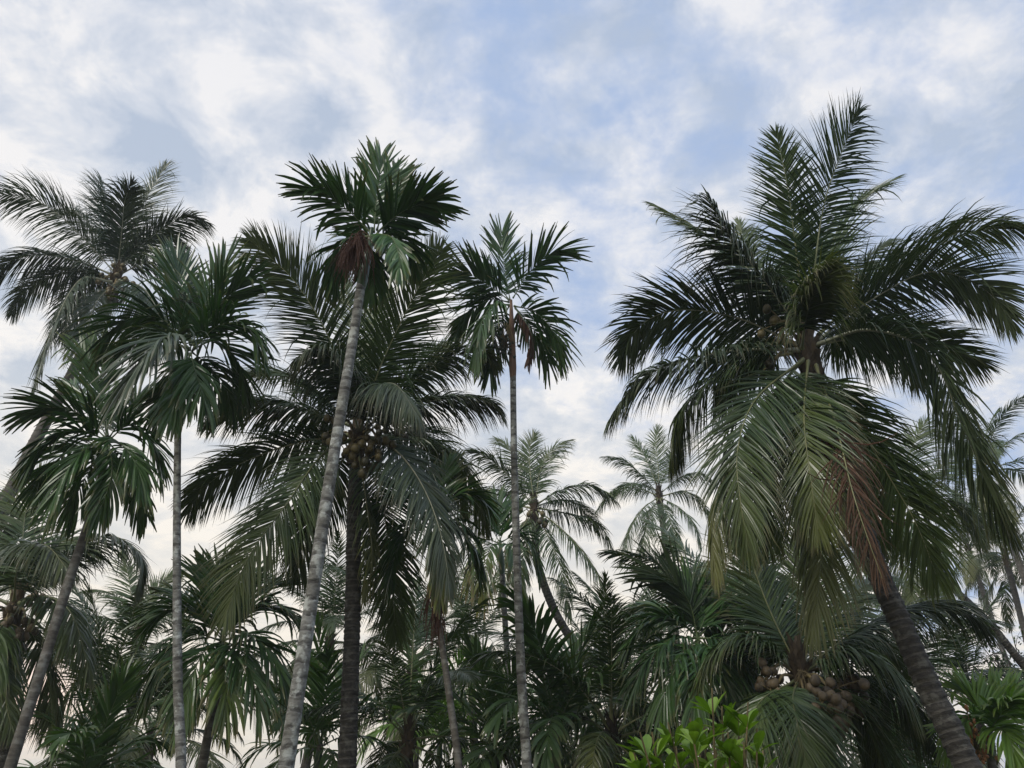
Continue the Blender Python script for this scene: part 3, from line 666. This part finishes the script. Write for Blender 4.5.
Y = 13.5
A11, b11 = areca('dark bushy areca palm right of centre with one pale fan like frond pointing left', Y,
  [(700,668),(702,720),(704,768)], .06, .085, ((700,672),(697,634)), [
  ([(697,634,0),(688,600,0),(664,576,-.2),(626,574,-.3)], dict(lmax=.72, tw=(-60,-70), mat='coco_grey')),
  ([(697,634,.1),(694,610,.2),(692,585,.4),(690,565,.5)], dict(lmax=.62, tw=(0,0))),
  ([(698,634,0),(712,605,.1),(730,590,.2),(752,585,.2)], dict(lmax=.62)),
  ([(699,636,0),(725,615,0),(755,618,-.1),(782,648,-.1)], dict(lmax=.68, droop=.8)),
  ([(696,636,0),(672,618,0),(645,625,-.1),(618,662,-.1)], dict(lmax=.68, droop=.9)),
  ([(696,638,-.1),(668,640,-.4),(642,670,-.6),(625,715,-.6)], dict(lmax=.72, droop=1.1)),
  ([(697,640,-.2),(680,655,-.7),(664,695,-.9),(655,745,-.9)], dict(lmax=.7, droop=1.2)),
  ([(699,640,-.2),(716,655,-.7),(730,695,-.9),(736,745,-.9)], dict(lmax=.7, droop=1.2)),
  ([(699,638,-.1),(726,642,-.4),(748,675,-.6),(760,720,-.6)], dict(lmax=.7, droop=1.1)),
  ([(698,642,-.3),(698,665,-.9),(696,700,-1.2),(692,750,-1.2)], dict(lmax=.65, droop=1.2)),
  ([(697,636,.4),(665,608,1.1),(640,605,1.5),(612,625,1.8)], dict(lmax=.6, droop=.7)),
  ([(698,636,.4),(730,600,1.1),(755,600,1.5),(778,620,1.8)], dict(lmax=.6, droop=.7)),
  ], bark='bark_areca_brown')

Y = 12.0
A18, b18 = areca('bright green areca palm in the lower right corner with a cluster of orange nuts', Y,
  [(992,752),(993,775)], .05, .07, ((992,760),(990,728)), [
  ([(990,728,0),(980,705,.1),(968,692,.2),(952,688,.2)], dict(lmax=.5)),
  ([(990,728,0),(990,705,.2),(988,690,.4),(984,674,.5)], dict(lmax=.5)),
  ([(991,728,0),(1000,705,.1),(1012,690,.2),(1028,682,.2)], dict(lmax=.5)),
  ([(991,730,0),(1010,715,0),(1030,718,-.1),(1050,740,-.1)], dict(lmax=.55, droop=.7)),
  ([(989,730,0),(972,718,0),(955,730,-.1),(944,760,-.1)], dict(lmax=.5, droop=.8)),
  ([(991,732,-.2),(1000,728,-.6),(1012,745,-.8),(1016,790,-.8)], dict(lmax=.5, droop=.9)),
  ([(990,730,-.2),(1002,712,-.7),(1010,700,-1.0),(1022,702,-1.2)], dict(lmax=.5, droop=.6)),
  ], leaf='areca_bright', bark='bark_areca_brown', shaftm='shaft')
nuts(A18, b18, at(973, 742, Y - .2), 110, .03, (.11, .11, .15), 'orange', 'nut_cluster', .026)
strands(A18, b18, at(976, 730, Y - .15), 20, .35, .8, 'stalk', 'flower_stalk', .006)

# ================================================================== other traced coconut palms
def coco(label, Y, tpix, rt, rb, crown, fr, leaf='coco', bark='bark_coco', group=G_C, Yb=None, rib='midrib', fold=False, **kw):
    TP = trunk_pts(tpix, Y, Yb); b = base_of(TP)
    th = thing('coconut_palm', label, 'palm tree', b, group)
    trunk(th, b, TP, rt, rb, M[bark], 0.13, 0.10)
    fibre_crown(th, b, at(crown[0], crown[1], Y), rt * 1.35, .75)
    for s in fr: traced_frond(th, b, Y, s, 'coco', M[leaf], M[rib], fold=fold, **kw)
    return th, b
Y = 17.5
C2, c2 = coco('tall coconut palm at the upper left, grey trunk leaning in from the left edge', Y,
  [(114,296),(92,335),(70,378),(36,440),(0,512),(-40,590),(-90,690)], .125, .17, (116,278), [
  ([(114,272,0),(85,240,0),(45,205,-.1),(0,195,-.2),(-25,215,-.2)], dict(droop=.9, tw=(-10,-20))),
  ([(113,275,0),(80,262,-.2),(40,255,-.4),(5,265,-.5),(-15,300,-.5)], dict(droop=1.3)),
  ([(113,278,0),(88,272,.2),(55,275,.4),(25,292,.5),(8,322,.5)], dict(droop=1.2)),
  ([(112,282,-.2),(80,280,-.8),(52,330,-1.3),(30,402,-1.5)], dict(droop=1.2, tw=(-25,-35), lmax=.95)),
  ([(114,284,-.1),(95,305,-.6),(85,345,-.9),(88,385,-1.0)], dict(droop=1.2, lmax=.85)),
  ([(116,268,0),(110,235,.2),(105,200,.4),(100,172,.5)], dict(droop=.5, tw=(-20,-40), lmax=.95)),
  ([(118,268,.1),(130,230,.4),(148,195,.6),(170,158,.7)], dict(droop=.4, tw=(15,20), lmax=.95)),
  ([(118,268,0),(122,230,-.4),(125,200,-.7),(135,178,-1.1)], dict(droop=1.2, lmax=.9)),
  ([(119,270,0),(150,238,0),(185,218,-.1),(215,225,-.1)], dict(droop=.8, lmax=.95)),
  ([(120,274,0),(150,262,-.2),(185,270,-.3),(215,310,-.3)], dict(droop=1.2, lmax=.85)),
  ([(119,280,-.2),(145,290,-.6),(165,330,-.8),(172,372,-.8)], dict(droop=1.2, lmax=.95)),
  ([(116,270,.3),(90,225,1.1),(68,208,1.5),(40,218,1.8)], dict(droop=.8, lmax=.95)),
  ([(118,270,.3),(145,240,1.1),(165,235,1.5),(190,250,1.8)], dict(droop=.8, lmax=.95)),
  ([(115,276,.3),(85,285,1.1),(70,310,1.5),(60,345,1.6)], dict(droop=1., lmax=.95)),
  ([(118,280,.3),(135,300,1.1),(145,335,1.5),(150,370,1.6)], dict(droop=1., lmax=.95)),
  ], leaf='coco_grey', rib='midrib_grey', bark='bark_coco_grey', Yb=17, age=.15)
coconuts(C2, c2, Y, [((115,280,0),(100,282,-.4)), ((117,280,0),(112,292,-.5)), ((119,280,0),(130,285,-.4)), ((116,276,0),(122,270,-.6))], 0.065, (4, 7))
strands(C2, c2, at(116, 285, Y - .3), 30, .7, .9, 'fibre', 'flower_stalk', .012)

Y = 14.0
C5, c5 = coco('coconut palm at the left edge with low crown and a bunch of round coconuts', Y,
  [(12,640),(6,700),(2,768)], .12, .15, (14,612), [
  ([(16,600,0),(60,560,-.1),(108,536,-.2),(142,558,-.3),(137,608,-.3)], dict(droop=1.1, lmax=.7, mat='coco_grey')),
  ([(18,604,-.1),(44,596,-.3),(72,615,-.5),(92,682,-.5)], dict(droop=1.4, lmax=.75)),
  ([(16,602,.1),(40,560,.5),(70,540,.8),(105,556,1.0)], dict(droop=.9, lmax=.75)),
  ([(14,598,0),(22,545,.2),(30,500,.4),(60,470,.5)], dict(droop=.6, lmax=.8)),
  ([(12,600,0),(5,550,.2),(-5,510,.3),(-30,480,.3)], dict(droop=.6, lmax=.8)),
  ([(14,600,-.3),(20,560,-1.2),(45,545,-1.9),(75,580,-2.3)], dict(droop=1.5, lmax=.8, mat='coco_grey')),
  ([(10,604,0),(-30,590,0),(-70,610,0),(-90,660,0)], dict(droop=1.2)),
  ([(12,616,-.2),(-8,640,-.8),(-20,690,-1.0),(-22,740,-1.0)], dict(droop=1.2, lmax=.8)),
  ([(18,614,.2),(36,640,.8),(50,690,1.1),(52,745,1.1)], dict(droop=1.2, lmax=.8)),
  ([(14,602,.5),(0,560,1.5),(-10,535,2.1),(-30,540,2.5)], dict(droop=.8)),
  ([(12,612,-.2),(2,640,-.6),(4,690,-.8),(14,740,-.8)], dict(droop=1.3, lmax=.7)),
  ])
coconuts(C5, c5, Y, [((16,610,0),(26,632,-.3)), ((18,606,0),(38,606,-.3)), ((14,608,0),(4,625,-.4))], 0.065, (6, 10), ripe=True)

Y = 22.0
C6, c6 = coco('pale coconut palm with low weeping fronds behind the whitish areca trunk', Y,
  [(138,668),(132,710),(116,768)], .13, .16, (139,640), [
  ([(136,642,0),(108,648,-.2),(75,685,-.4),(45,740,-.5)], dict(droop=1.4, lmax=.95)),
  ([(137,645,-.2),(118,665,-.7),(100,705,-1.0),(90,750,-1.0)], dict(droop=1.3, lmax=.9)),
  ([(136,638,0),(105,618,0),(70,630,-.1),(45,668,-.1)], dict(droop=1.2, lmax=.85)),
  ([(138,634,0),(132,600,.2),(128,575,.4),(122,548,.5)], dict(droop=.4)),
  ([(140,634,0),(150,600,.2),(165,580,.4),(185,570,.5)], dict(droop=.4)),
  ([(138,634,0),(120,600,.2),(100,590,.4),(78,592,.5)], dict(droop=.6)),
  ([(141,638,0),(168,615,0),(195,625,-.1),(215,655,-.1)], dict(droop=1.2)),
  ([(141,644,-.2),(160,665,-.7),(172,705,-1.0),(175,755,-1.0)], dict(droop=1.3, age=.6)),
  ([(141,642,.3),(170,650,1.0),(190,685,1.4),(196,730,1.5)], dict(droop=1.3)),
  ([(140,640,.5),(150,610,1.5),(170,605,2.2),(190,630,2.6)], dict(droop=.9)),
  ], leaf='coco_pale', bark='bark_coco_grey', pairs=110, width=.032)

Y = 24.0
C3, c3 = coco('far coconut palm just right of the middle spotted trunk, its trunk bent to the right', Y,
  [(535,522),(537,560),(552,605),(572,640),(596,668),(640,720)], .12, .15, (534,508), [
  ([(532,504,0),(510,478,.1),(488,458,.2),(464,450,.2)], dict(droop=.8, lmax=.75)),
  ([(533,502,.1),(520,470,.5),(508,448,.7),(492,436,.9)], dict(droop=.6, lmax=.75)),
  ([(534,502,0),(530,470,.2),(530,448,.4),(536,430,.5)], dict(droop=.4, lmax=.75)),
  ([(536,502,0),(540,472,.2),(552,450,.4),(574,438,.5)], dict(droop=.8, lmax=.75)),
  ([(537,504,0),(562,490,-.1),(594,486,-.3),(622,506,-.3)], dict(droop=1.3, lmax=.75)),
  ([(538,508,0),(568,514,.1),(598,524,.2),(616,556,.2)], dict(droop=1.3, lmax=.75)),
  ([(538,510,-.2),(568,535,-.7),(592,565,-1.0),(611,605,-1.0)], dict(droop=1.2, lmax=.8)),
  ([(536,512,-.2),(552,545,-.8),(564,580,-1.1),(570,625,-1.1)], dict(droop=1.2, lmax=.8)),
  ([(532,508,0),(502,505,.1),(474,525,.2),(456,566,.2)], dict(droop=1.2, lmax=.8)),
  ([(532,506,.2),(505,492,.5),(478,492,.8),(455,510,.9)], dict(droop=1.0, lmax=.75)),
  ([(532,512,-.2),(516,540,-.8),(504,575,-1.1),(500,612,-1.1)], dict(droop=1.2, lmax=.8)),
  ([(537,506,.5),(560,500,1.6),(585,510,2.3),(600,535,2.7)], dict(droop=1.0, lmax=.75)),
  ([(534,510,.4),(526,545,1.2),(520,575,1.6),(522,605,1.7)], dict(droop=1.0, lmax=.75)),
  ], leaf='coco', bark='bark_coco', pairs=100, width=.032, Yb=24.5)
coconuts(C3, c3, Y, [((534,512,0),(526,520,-.4)), ((536,512,0),(544,522,-.4))], 0.09, (4, 7))

Y = 33.0
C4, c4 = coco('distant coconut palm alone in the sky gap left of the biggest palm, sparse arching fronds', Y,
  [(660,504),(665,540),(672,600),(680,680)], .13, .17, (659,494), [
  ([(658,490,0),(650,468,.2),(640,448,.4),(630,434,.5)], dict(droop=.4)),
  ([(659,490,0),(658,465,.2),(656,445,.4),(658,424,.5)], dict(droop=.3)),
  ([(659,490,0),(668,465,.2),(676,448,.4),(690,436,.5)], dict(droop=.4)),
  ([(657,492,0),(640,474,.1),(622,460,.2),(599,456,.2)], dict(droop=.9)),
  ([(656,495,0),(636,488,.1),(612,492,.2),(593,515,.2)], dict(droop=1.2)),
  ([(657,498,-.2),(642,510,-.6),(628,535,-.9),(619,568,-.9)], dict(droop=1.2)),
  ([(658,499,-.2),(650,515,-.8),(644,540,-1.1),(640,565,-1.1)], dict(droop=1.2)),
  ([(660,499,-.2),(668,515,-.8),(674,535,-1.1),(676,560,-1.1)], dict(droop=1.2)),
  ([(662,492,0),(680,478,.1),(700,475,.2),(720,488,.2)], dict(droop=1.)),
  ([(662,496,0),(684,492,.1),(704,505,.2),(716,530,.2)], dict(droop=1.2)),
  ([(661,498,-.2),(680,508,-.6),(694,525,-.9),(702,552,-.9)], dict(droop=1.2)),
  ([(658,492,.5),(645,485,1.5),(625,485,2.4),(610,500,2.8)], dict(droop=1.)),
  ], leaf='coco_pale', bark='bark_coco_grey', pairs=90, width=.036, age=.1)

Y = 12.5
C12, c12 = coco('coconut palm at the lower right with bunches of brown coconuts below the biggest palm', Y,
  [(800,700),(802,735),(806,790)], .14, .16, (800,672), [
  ([(798,668,0),(775,622,.1),(758,580,.2),(742,530,.3)], dict(droop=.4, lmax=.9)),
  ([(802,666,.1),(806,615,.4),(806,565,.6),(800,520,.8)], dict(droop=.3, lmax=.9)),
  ([(806,668,0),(862,628,-.1),(912,606,-.2),(955,606,-.2),(1000,642,-.2)], dict(droop=1.1, lmax=.85, mat='coco_grey')),
  ([(806,670,-.1),(848,650,-.5),(890,668,-.8),(920,720,-.8)], dict(droop=1.3, lmax=.85)),
  ([(797,684,-.3),(793,700,-.9),(800,735,-1.2),(812,790,-1.2)], dict(droop=.9, lmax=1.0, age=.1)),
  ([(806,680,-.3),(848,700,-.2),(872,735,-.3),(884,790,-.3)], dict(droop=1.0, lmax=.95)),
  ([(794,682,-.2),(762,700,-.7),(742,740,-.9),(732,800,-.9)], dict(droop=1.1, lmax=.9)),
  ([(794,670,0),(755,640,0),(720,645,0),(690,690,0)], dict(droop=1.2, lmax=.85)),
  ([(804,668,.3),(840,610,1.0),(865,585,1.4),(900,575,1.7)], dict(droop=.6, lmax=.85)),
  ([(808,676,.3),(870,680,1.0),(910,710,1.3),(935,760,1.4)], dict(droop=1.2, lmax=.9)),
  ([(804,674,.5),(850,640,1.8),(885,650,2.6),(905,700,3.0)], dict(droop=.9, lmax=.85)),
  ([(796,668,.4),(755,600,1.3),(722,580,1.8),(690,585,2.1)], dict(droop=.6, lmax=.85)),
  ], fold=True)
coconuts(C12, c12, Y, [((803,676,-.1),(826,708,-.55)), ((803,678,-.1),(840,724,-.4)), ((800,680,-.1),(808,713,-.7)), ((796,678,0),(772,700,-.4)), ((796,674,0),(766,680,-.2)), ((804,672,0),(846,694,0)), ((804,680,-.1),(828,722,-.7)), ((804,678,-.2),(822,704,-1.0)), ((804,678,-.2),(838,702,-1.0))], 0.068, (9, 13), ripe=True)
strands(C12, c12, at(802, 672, Y - .3), 46, .9, .9, 'stalk', 'flower_stalk', .009)

Y = 17.5
C13, c13 = coco('coconut palm with thin dark trunk slanting down to the right edge behind the biggest palm', Y,
  [(906,535),(945,580),(988,622),(1026,668),(1090,740),(1150,810)], .075, .10, (900,520), [
  ([(902,514,0),(925,480,.1),(955,455,.2),(985,440,.2)], dict(droop=.7, lmax=.85)),
  ([(902,516,0),(935,500,-.1),(965,510,-.2),(985,550,-.2)], dict(droop=1.2, lmax=.85)),
  ([(900,518,-.2),(925,530,-.7),(940,565,-1.0),(945,610,-1.0)], dict(droop=1.3, lmax=.85)),
  ([(898,514,0),(880,470,.2),(870,440,.4),(850,415,.5)], dict(droop=.5, lmax=.85)),
  ([(900,514,0),(905,470,.2),(915,440,.4),(930,415,.5)], dict(droop=.5, lmax=.85)),
  ([(898,520,-.1),(870,540,-.4),(860,580,-.6),(858,620,-.6)], dict(droop=1.2, lmax=.85)),
  ([(900,522,-.2),(905,555,-.8),(912,590,-1.0),(905,630,-1.0)], dict(droop=1.2, lmax=.8)),
  ([(898,516,0),(860,500,0),(830,515,0),(812,550,0)], dict(droop=1.1)),
  ], pairs=120, width=.03)
bpy.context.view_layer.update()

# ================================================================== library palms behind and below
def lib_curve(L, e0, e1, side=0.0, n=34):
    e = np.radians(np.interp(np.linspace(0, 1, n) ** 1.25, [0, 1], [e0, e1])); yaw = np.linspace(0, 1, n) ** 1.5 * np.radians(side)
    d = np.stack([np.cos(e) * np.cos(yaw), np.cos(e) * np.sin(yaw), np.sin(e)], 1) * (L / (n - 1))
    return np.vstack([[0.08, 0, 0], np.array([0.08, 0, 0]) + np.cumsum(d, 0)[:-1]])
LIB = {}
def lib(kind, leaf, pairs, width):
    key = (kind, leaf)
    if key in LIB: return LIB[key]
    rows = []
    rib = 'midrib' if kind == 'coco' else 'midrib_dark'
    for (e0, e1) in ([(80, 42), (66, 5), (50, -30), (32, -55), (10, -72), (-18, -84), (-48, -88)] if kind == 'coco'
                     else [(82, 60), (72, 25), (60, -15), (45, -50), (25, -75), (-5, -88)]):
        var = []
        for v in range(2):
            L = (3.6 if kind == 'coco' else 1.9) * (1 if e0 > 0 else .92)
            P = lib_curve(L, e0, e1, [14, -18][v]); g = Geo()
            if kind == 'coco': leaflets(g, P, L, pairs, .8, width, .5 + .9 * (1 - (e0 + 50) / 130), -4, (0, [25, -20][v]), .1 + .5 * (e0 < 15), 'coco', fold=False, clump=.5)
            else: leaflets(g, P, L, pairs, .66, width, .25 + .9 * (1 - (e0 + 10) / 92), 12, (0, [15, -15][v]), .05 + .5 * (e0 < 0), 'areca', fold=False, t0=.12)
            rachis(g, P, L, .026 if kind == 'coco' else .016, 1)
            var.append(g.mesh('frond', [M[leaf], M[rib]]))
        rows.append(var)
    LIB[key] = rows
    return rows
def lib_palm(name, label, kind, leaf, px, py, Y, lean=(0, 0), n=20, scale=1.0, bark='bark_coco', group=None, nuts_=0, lowest=1.0):
    rows = lib(kind, leaf, 92 if kind == 'coco' else 30, .034 if kind == 'coco' else .05)
    c = at(px, py, Y); h = c[2]
    b = np.array([c[0] + lean[0] * h, c[1] + lean[1] * h, 0.0])
    th = thing(name, label, 'palm tree', b, group)
    if h > 0.8:
        a = b + np.array([0, 0, -.05]); m1 = b * .55 + c * .45 + np.array([-lean[0] * h * .12, 0, 0])
        r0 = .15 if kind == 'coco' else .075
        trunk(th, b, [c, m1, a], r0 * .8 * scale, r0 * scale, M[bark], .14, .08 if kind == 'coco' else .02, 1.35)
    if kind == 'coco': fibre_crown(th, b, c, .17 * scale, .7 * scale)
    else: crownshaft(th, b, c - np.array([0, 0, .55 * scale]), c + np.array([0, 0, .1]), .065 * scale, .03 * scale)
    az0 = rng.uniform(0, 6.28)
    for i in range(n):
        u = i / (n - 1) * lowest; r = min(len(rows) - 1, int(u * len(rows))); me = rows[r][i % 2]
        f = D.objects.new('frond', me); COL.objects.link(f); f.parent = th
        f.location = tuple(c - b + np.array([0, 0, (.25 - .5 * u) * scale * (1 if kind == 'coco' else .3)]))
        s = scale * rng.uniform(.85, 1.12)
        f.scale = (s, s, s); f.rotation_euler = (R(rng.uniform(-7, 7)), R(rng.uniform(-7, 7)), az0 + i * 2.399 + rng.uniform(-.25, .25))
    if nuts_:
        for k in range(nuts_):
            a = rng.uniform(0, 6.28); p = c + np.array([math.cos(a) * .38, math.sin(a) * .38, -.4]) * scale
            C, _ = spline([c, (c + p) / 2 + np.array([0, 0, .15]), p], 8); g = Geo(); tube(g, C, .022, 5, cap=False)
            bun = g.obj('coconut_bunch', [M['stalk']], th, b, True)
            for j in range(6):
                g = Geo(); blob(g, p + rng.normal(0, .13, 3), .11, (rng.normal(0, .4), rng.normal(0, .4), 1), (rng.random(), 0, 0, 0), ridge=.06, seg=9, ring=7); g.obj('coconut', [M['coconut']], bun, b, True)
    return th
G_F, G_U = 'coconut palms standing farther back', 'young areca palms filling the undergrowth'
CP, AP = 'coconut_palm', 'areca_palm'
for a in [
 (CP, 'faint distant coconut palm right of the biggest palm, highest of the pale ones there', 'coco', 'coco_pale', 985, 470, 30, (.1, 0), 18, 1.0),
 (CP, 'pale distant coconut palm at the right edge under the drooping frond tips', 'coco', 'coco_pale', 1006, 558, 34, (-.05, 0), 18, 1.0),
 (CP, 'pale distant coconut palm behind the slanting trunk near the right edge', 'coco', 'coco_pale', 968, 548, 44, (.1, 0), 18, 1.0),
 (CP, 'small pale coconut palm with upright fronds above the bright green areca', 'coco', 'coco_pale', 972, 695, 21, (.05, 0), 16, .8),
 (CP, 'pale coconut palm in the gap between leaning grey and dark brown trunks', 'coco', 'coco_pale', 330, 640, 24, (-.12, 0), 18, .95),
 (CP, 'low coconut palm with broad pale fronds just right of the dark brown trunk', 'coco', 'coco_pale', 412, 668, 23, (.1, 0), 20, 1.0),
 (CP, 'coconut palm whose crown fills the space under the bent far palm', 'coco', 'coco', 612, 716, 27, (.0, 0), 20, 1.0),
 (CP, 'pale coconut palm low behind the thin areca trunk with withered flower clusters', 'coco', 'coco_pale', 470, 655, 28, (.1, 0), 20, 1.0),
 (CP, 'dark coconut palm low between the dark bushy areca and the coconut bunches', 'coco', 'coco', 748, 655, 17, (.05, 0), 20, 1.0),
 (CP, 'coconut palm low at the far left beneath the crown with round coconuts', 'coco', 'coco', 96, 728, 19, (.0, 0), 20, 1.0),
 (CP, 'coconut palm low behind the foot of the biggest leaning trunk', 'coco', 'coco', 905, 712, 19, (.0, 0), 20, 1.0),
 (CP, 'drooping coconut palm at the bottom between the young areca clump and the light green shrub', 'coco', 'coco', 612, 735, 15, (.0, 0), 15, .85),
 (CP, 'drooping coconut palm at the bottom right of the dark brown trunk foot', 'coco', 'coco', 408, 738, 16, (.05, 0), 15, .85),
 (CP, 'drooping coconut palm low between the whitish and leaning grey trunks at the bottom', 'coco', 'coco_pale', 150, 742, 20, (.1, 0), 15, .9),
 (CP, 'coconut palm low to the right of the middle spotted trunk, partly behind young arecas', 'coco', 'coco', 640, 690, 20, (.0, 0), 20, 1.0),
]:
    lib_palm(*a, group=G_F, bark='bark_coco_grey' if a[3] == 'coco_pale' else 'bark_coco')
for a in [
 (AP, 'young areca clump with long arching leaves right of the middle spotted trunk', 'areca', 'areca_mid', 556, 728, 15, (0, 0), 16, 1.10),
 (AP, 'young areca just left of the middle spotted trunk near its foot', 'areca', 'areca_mid', 492, 750, 16, (0, 0), 14, 0.97),
 (AP, 'young areca squeezed between the foot of the leaning grey trunk and the dark brown trunk', 'areca', 'areca_mid', 320, 744, 16, (0, 0), 14, 0.97),
 (AP, 'dark areca behind the light green shrub, below the dark bushy areca', 'areca', 'areca_mid', 724, 756, 15, (0, 0), 14, 1.06),
 (AP, 'low areca in the bottom left corner before the round coconuts', 'areca', 'areca_mid', 84, 792, 15, (0, 0), 14, 0.97),
 (AP, 'low areca tucked under the brown coconut bunches, right side', 'areca', 'areca_mid', 880, 776, 16, (0, 0), 14, 0.97),
 (AP, 'small areca with upright leaves in the gap above the young clump', 'areca', 'areca_mid', 572, 742, 23, (0, 0), 16, 1.06),
 (AP, 'pale small areca showing a fan of leaves beside the dark brown trunk', 'areca', 'areca_bright', 440, 740, 21, (0, 0), 16, 0.97),
]:
    lib_palm(*a, group=G_U, bark='bark_areca_brown')

# ================================================================== shrub with light green oval leaves
def oval_leaf(g, p, d, up, ln, wd, curl, tint):
    d = nrm(d); s = nrm(np.cross(d, up)); u = np.cross(s, d); prof = [.06, .42, .78, 1.0, .95, .28]; rows = []
    for k, w_ in enumerate(prof):
        t = k / 5; c = p + d * ln * t + u * (-curl * ln * t * t); h = wd / 2 * w_
        rows.append([c - s * h + u * h * .28, c, c + s * h + u * h * .28])
    V = np.array(rows).reshape(-1, 3); Q = [[k * 3 + j, k * 3 + j + 1, k * 3 + j + 4, k * 3 + j + 3] for k in range(5) for j in range(2)]
    tt = np.array([[tint, k / 5 * .8, .2, 0.0] for k in range(6) for _ in range(3)])
    g.add(V, Q, tt)
def shrub():
    Ys = 3.1; base = at(704, 768, Ys); base[2] = 0
    th = thing('shrub', 'light green shrub with oval upright leaves at the bottom, right of centre', 'shrub', base)
    gs, gl = Geo(), Geo(); tips = [(634,762),(640,742),(652,742),(668,732),(690,745),(712,698),(722,716),(738,722),(748,712),(757,738),(704,735),(728,742),(676,756),(660,765),(744,752),(716,760),(700,765),(735,765),(690,728),(763,758)]
    for (x, y) in tips:
        tip = at(x, y - 10, Ys + rng.uniform(-.28, .28)); root = base + rng.normal(0, .05, 3) * [1, 1, 0]
        m = root * .45 + tip * .55; m[:2] = root[:2] * .6 + tip[:2] * .4
        C, L = spline([root, m, tip], 22); tube(gs, C, np.linspace(.012, .003, 22), 5, cap=False)
        for k in range(12):
            f = rng.uniform(.62, 1.0) if k > 6 else rng.uniform(.965, 1.0)
            i = int(f * 21); p = C[i]; a = rng.uniform(0, 6.28)
            el = rng.uniform(.5, 1.8) if f > .95 else rng.uniform(.0, 1.1)
            d = np.array([math.cos(a), math.sin(a), el]); oval_leaf(gl, p + nrm(d) * .008, d, np.array([-d[0] * .3, -d[1] * .3, 1.0]) if el < 1.2 else np.array([-d[0], -d[1], .3]),
                      rng.uniform(.06, .11), rng.uniform(.026, .040), rng.uniform(-.05, .35), rng.random())
    gs.obj('stems', [M['stalk']], th, base, True); gl.obj('foliage', [M['shrub']], th, base)
shrub()

# ================================================================== small leafy tree at the right edge
def leafy_tree(label, px, py, Y, r, leaves, lm):
    c = at(px, py, Y); base = c.copy(); base[2] = 0
    th = thing('leafy_tree', label, 'tree', base)
    g, gl = Geo(), Geo()
    C, L = spline([base - [0, 0, .05], base * .4 + c * .6 + [.2, 0, -1.0], c - [0, 0, r * .5]], 20); tube(g, C, np.linspace(.16, .06, 20), 9, lumps=.02)
    tips = []
    for i in range(26):
        a = rng.uniform(0, 6.28); e = rng.uniform(-.15, 1.1); rr = r * rng.uniform(.55, 1.05)
        tip = c + np.array([math.cos(a) * math.cos(e), math.sin(a) * math.cos(e), math.sin(e) * .8]) * rr
        s = C[int(rng.integers(11, 20))]; B, _ = spline([s, (s + tip) / 2 + rng.normal(0, .12, 3), tip], 10); tube(g, B, np.linspace(.035, .006, 10), 5, cap=False)
        for j in range(7):
            q = B[int(rng.integers(4, 10))]; t2 = q + rng.normal(0, .32, 3) * r / 2; B2, _ = spline([q, (q + t2) / 2 + [0, 0, .05], t2], 6); tube(g, B2, np.linspace(.01, .003, 6), 4, cap=False)
            tips += list(B2[2:])
    for q in tips:
        for j in range(leaves):
            d = rng.normal(size=3) + [0, 0, -.1]; oval_leaf(gl, q + rng.normal(0, .05, 3), d, np.array([0, 0, 1.0]) + rng.normal(0, .3, 3), rng.uniform(.07, .13), rng.uniform(.03, .05), .2, rng.random())
    g.obj('trunk', [M['bark_coco_grey']], th, base, True); gl.obj('crown', [M[lm]], th, base)
leafy_tree('small sparse leafy tree against the sky at the right edge below the slanting trunk', 1024, 668, 20, 1.5, 2, 'broad')

# ================================================================== haze
def haze():
    me = D.meshes.new('haze'); x0, x1, y0, y1, z0, z1 = -410, 410, -210, 510, -1.3, 13.5
    v = [(x, y, z) for x in (x0, x1) for y in (y0, y1) for z in (z0, z1)]
    me.from_pydata(v, [], [(0, 1, 3, 2), (4, 6, 7, 5), (0, 4, 5, 1), (2, 3, 7, 6), (0, 2, 6, 4), (1, 5, 7, 3)])
    o = D.objects.new('haze', me); COL.objects.link(o); o['kind'] = 'stuff'
    m = D.materials.new('haze_air'); m.use_nodes = True; t = m.node_tree; t.nodes.clear()
    out = nd(t, 'ShaderNodeOutputMaterial'); pv = nd(t, 'ShaderNodeVolumePrincipled')
    pv.inputs['Color'].default_value = (0.9, 0.94, 1.0, 1); pv.inputs['Density'].default_value = 0.0012; pv.inputs['Anisotropy'].default_value = 0.3
    t.links.new(pv.outputs[0], out.inputs['Volume']); me.materials.append(m)
haze()
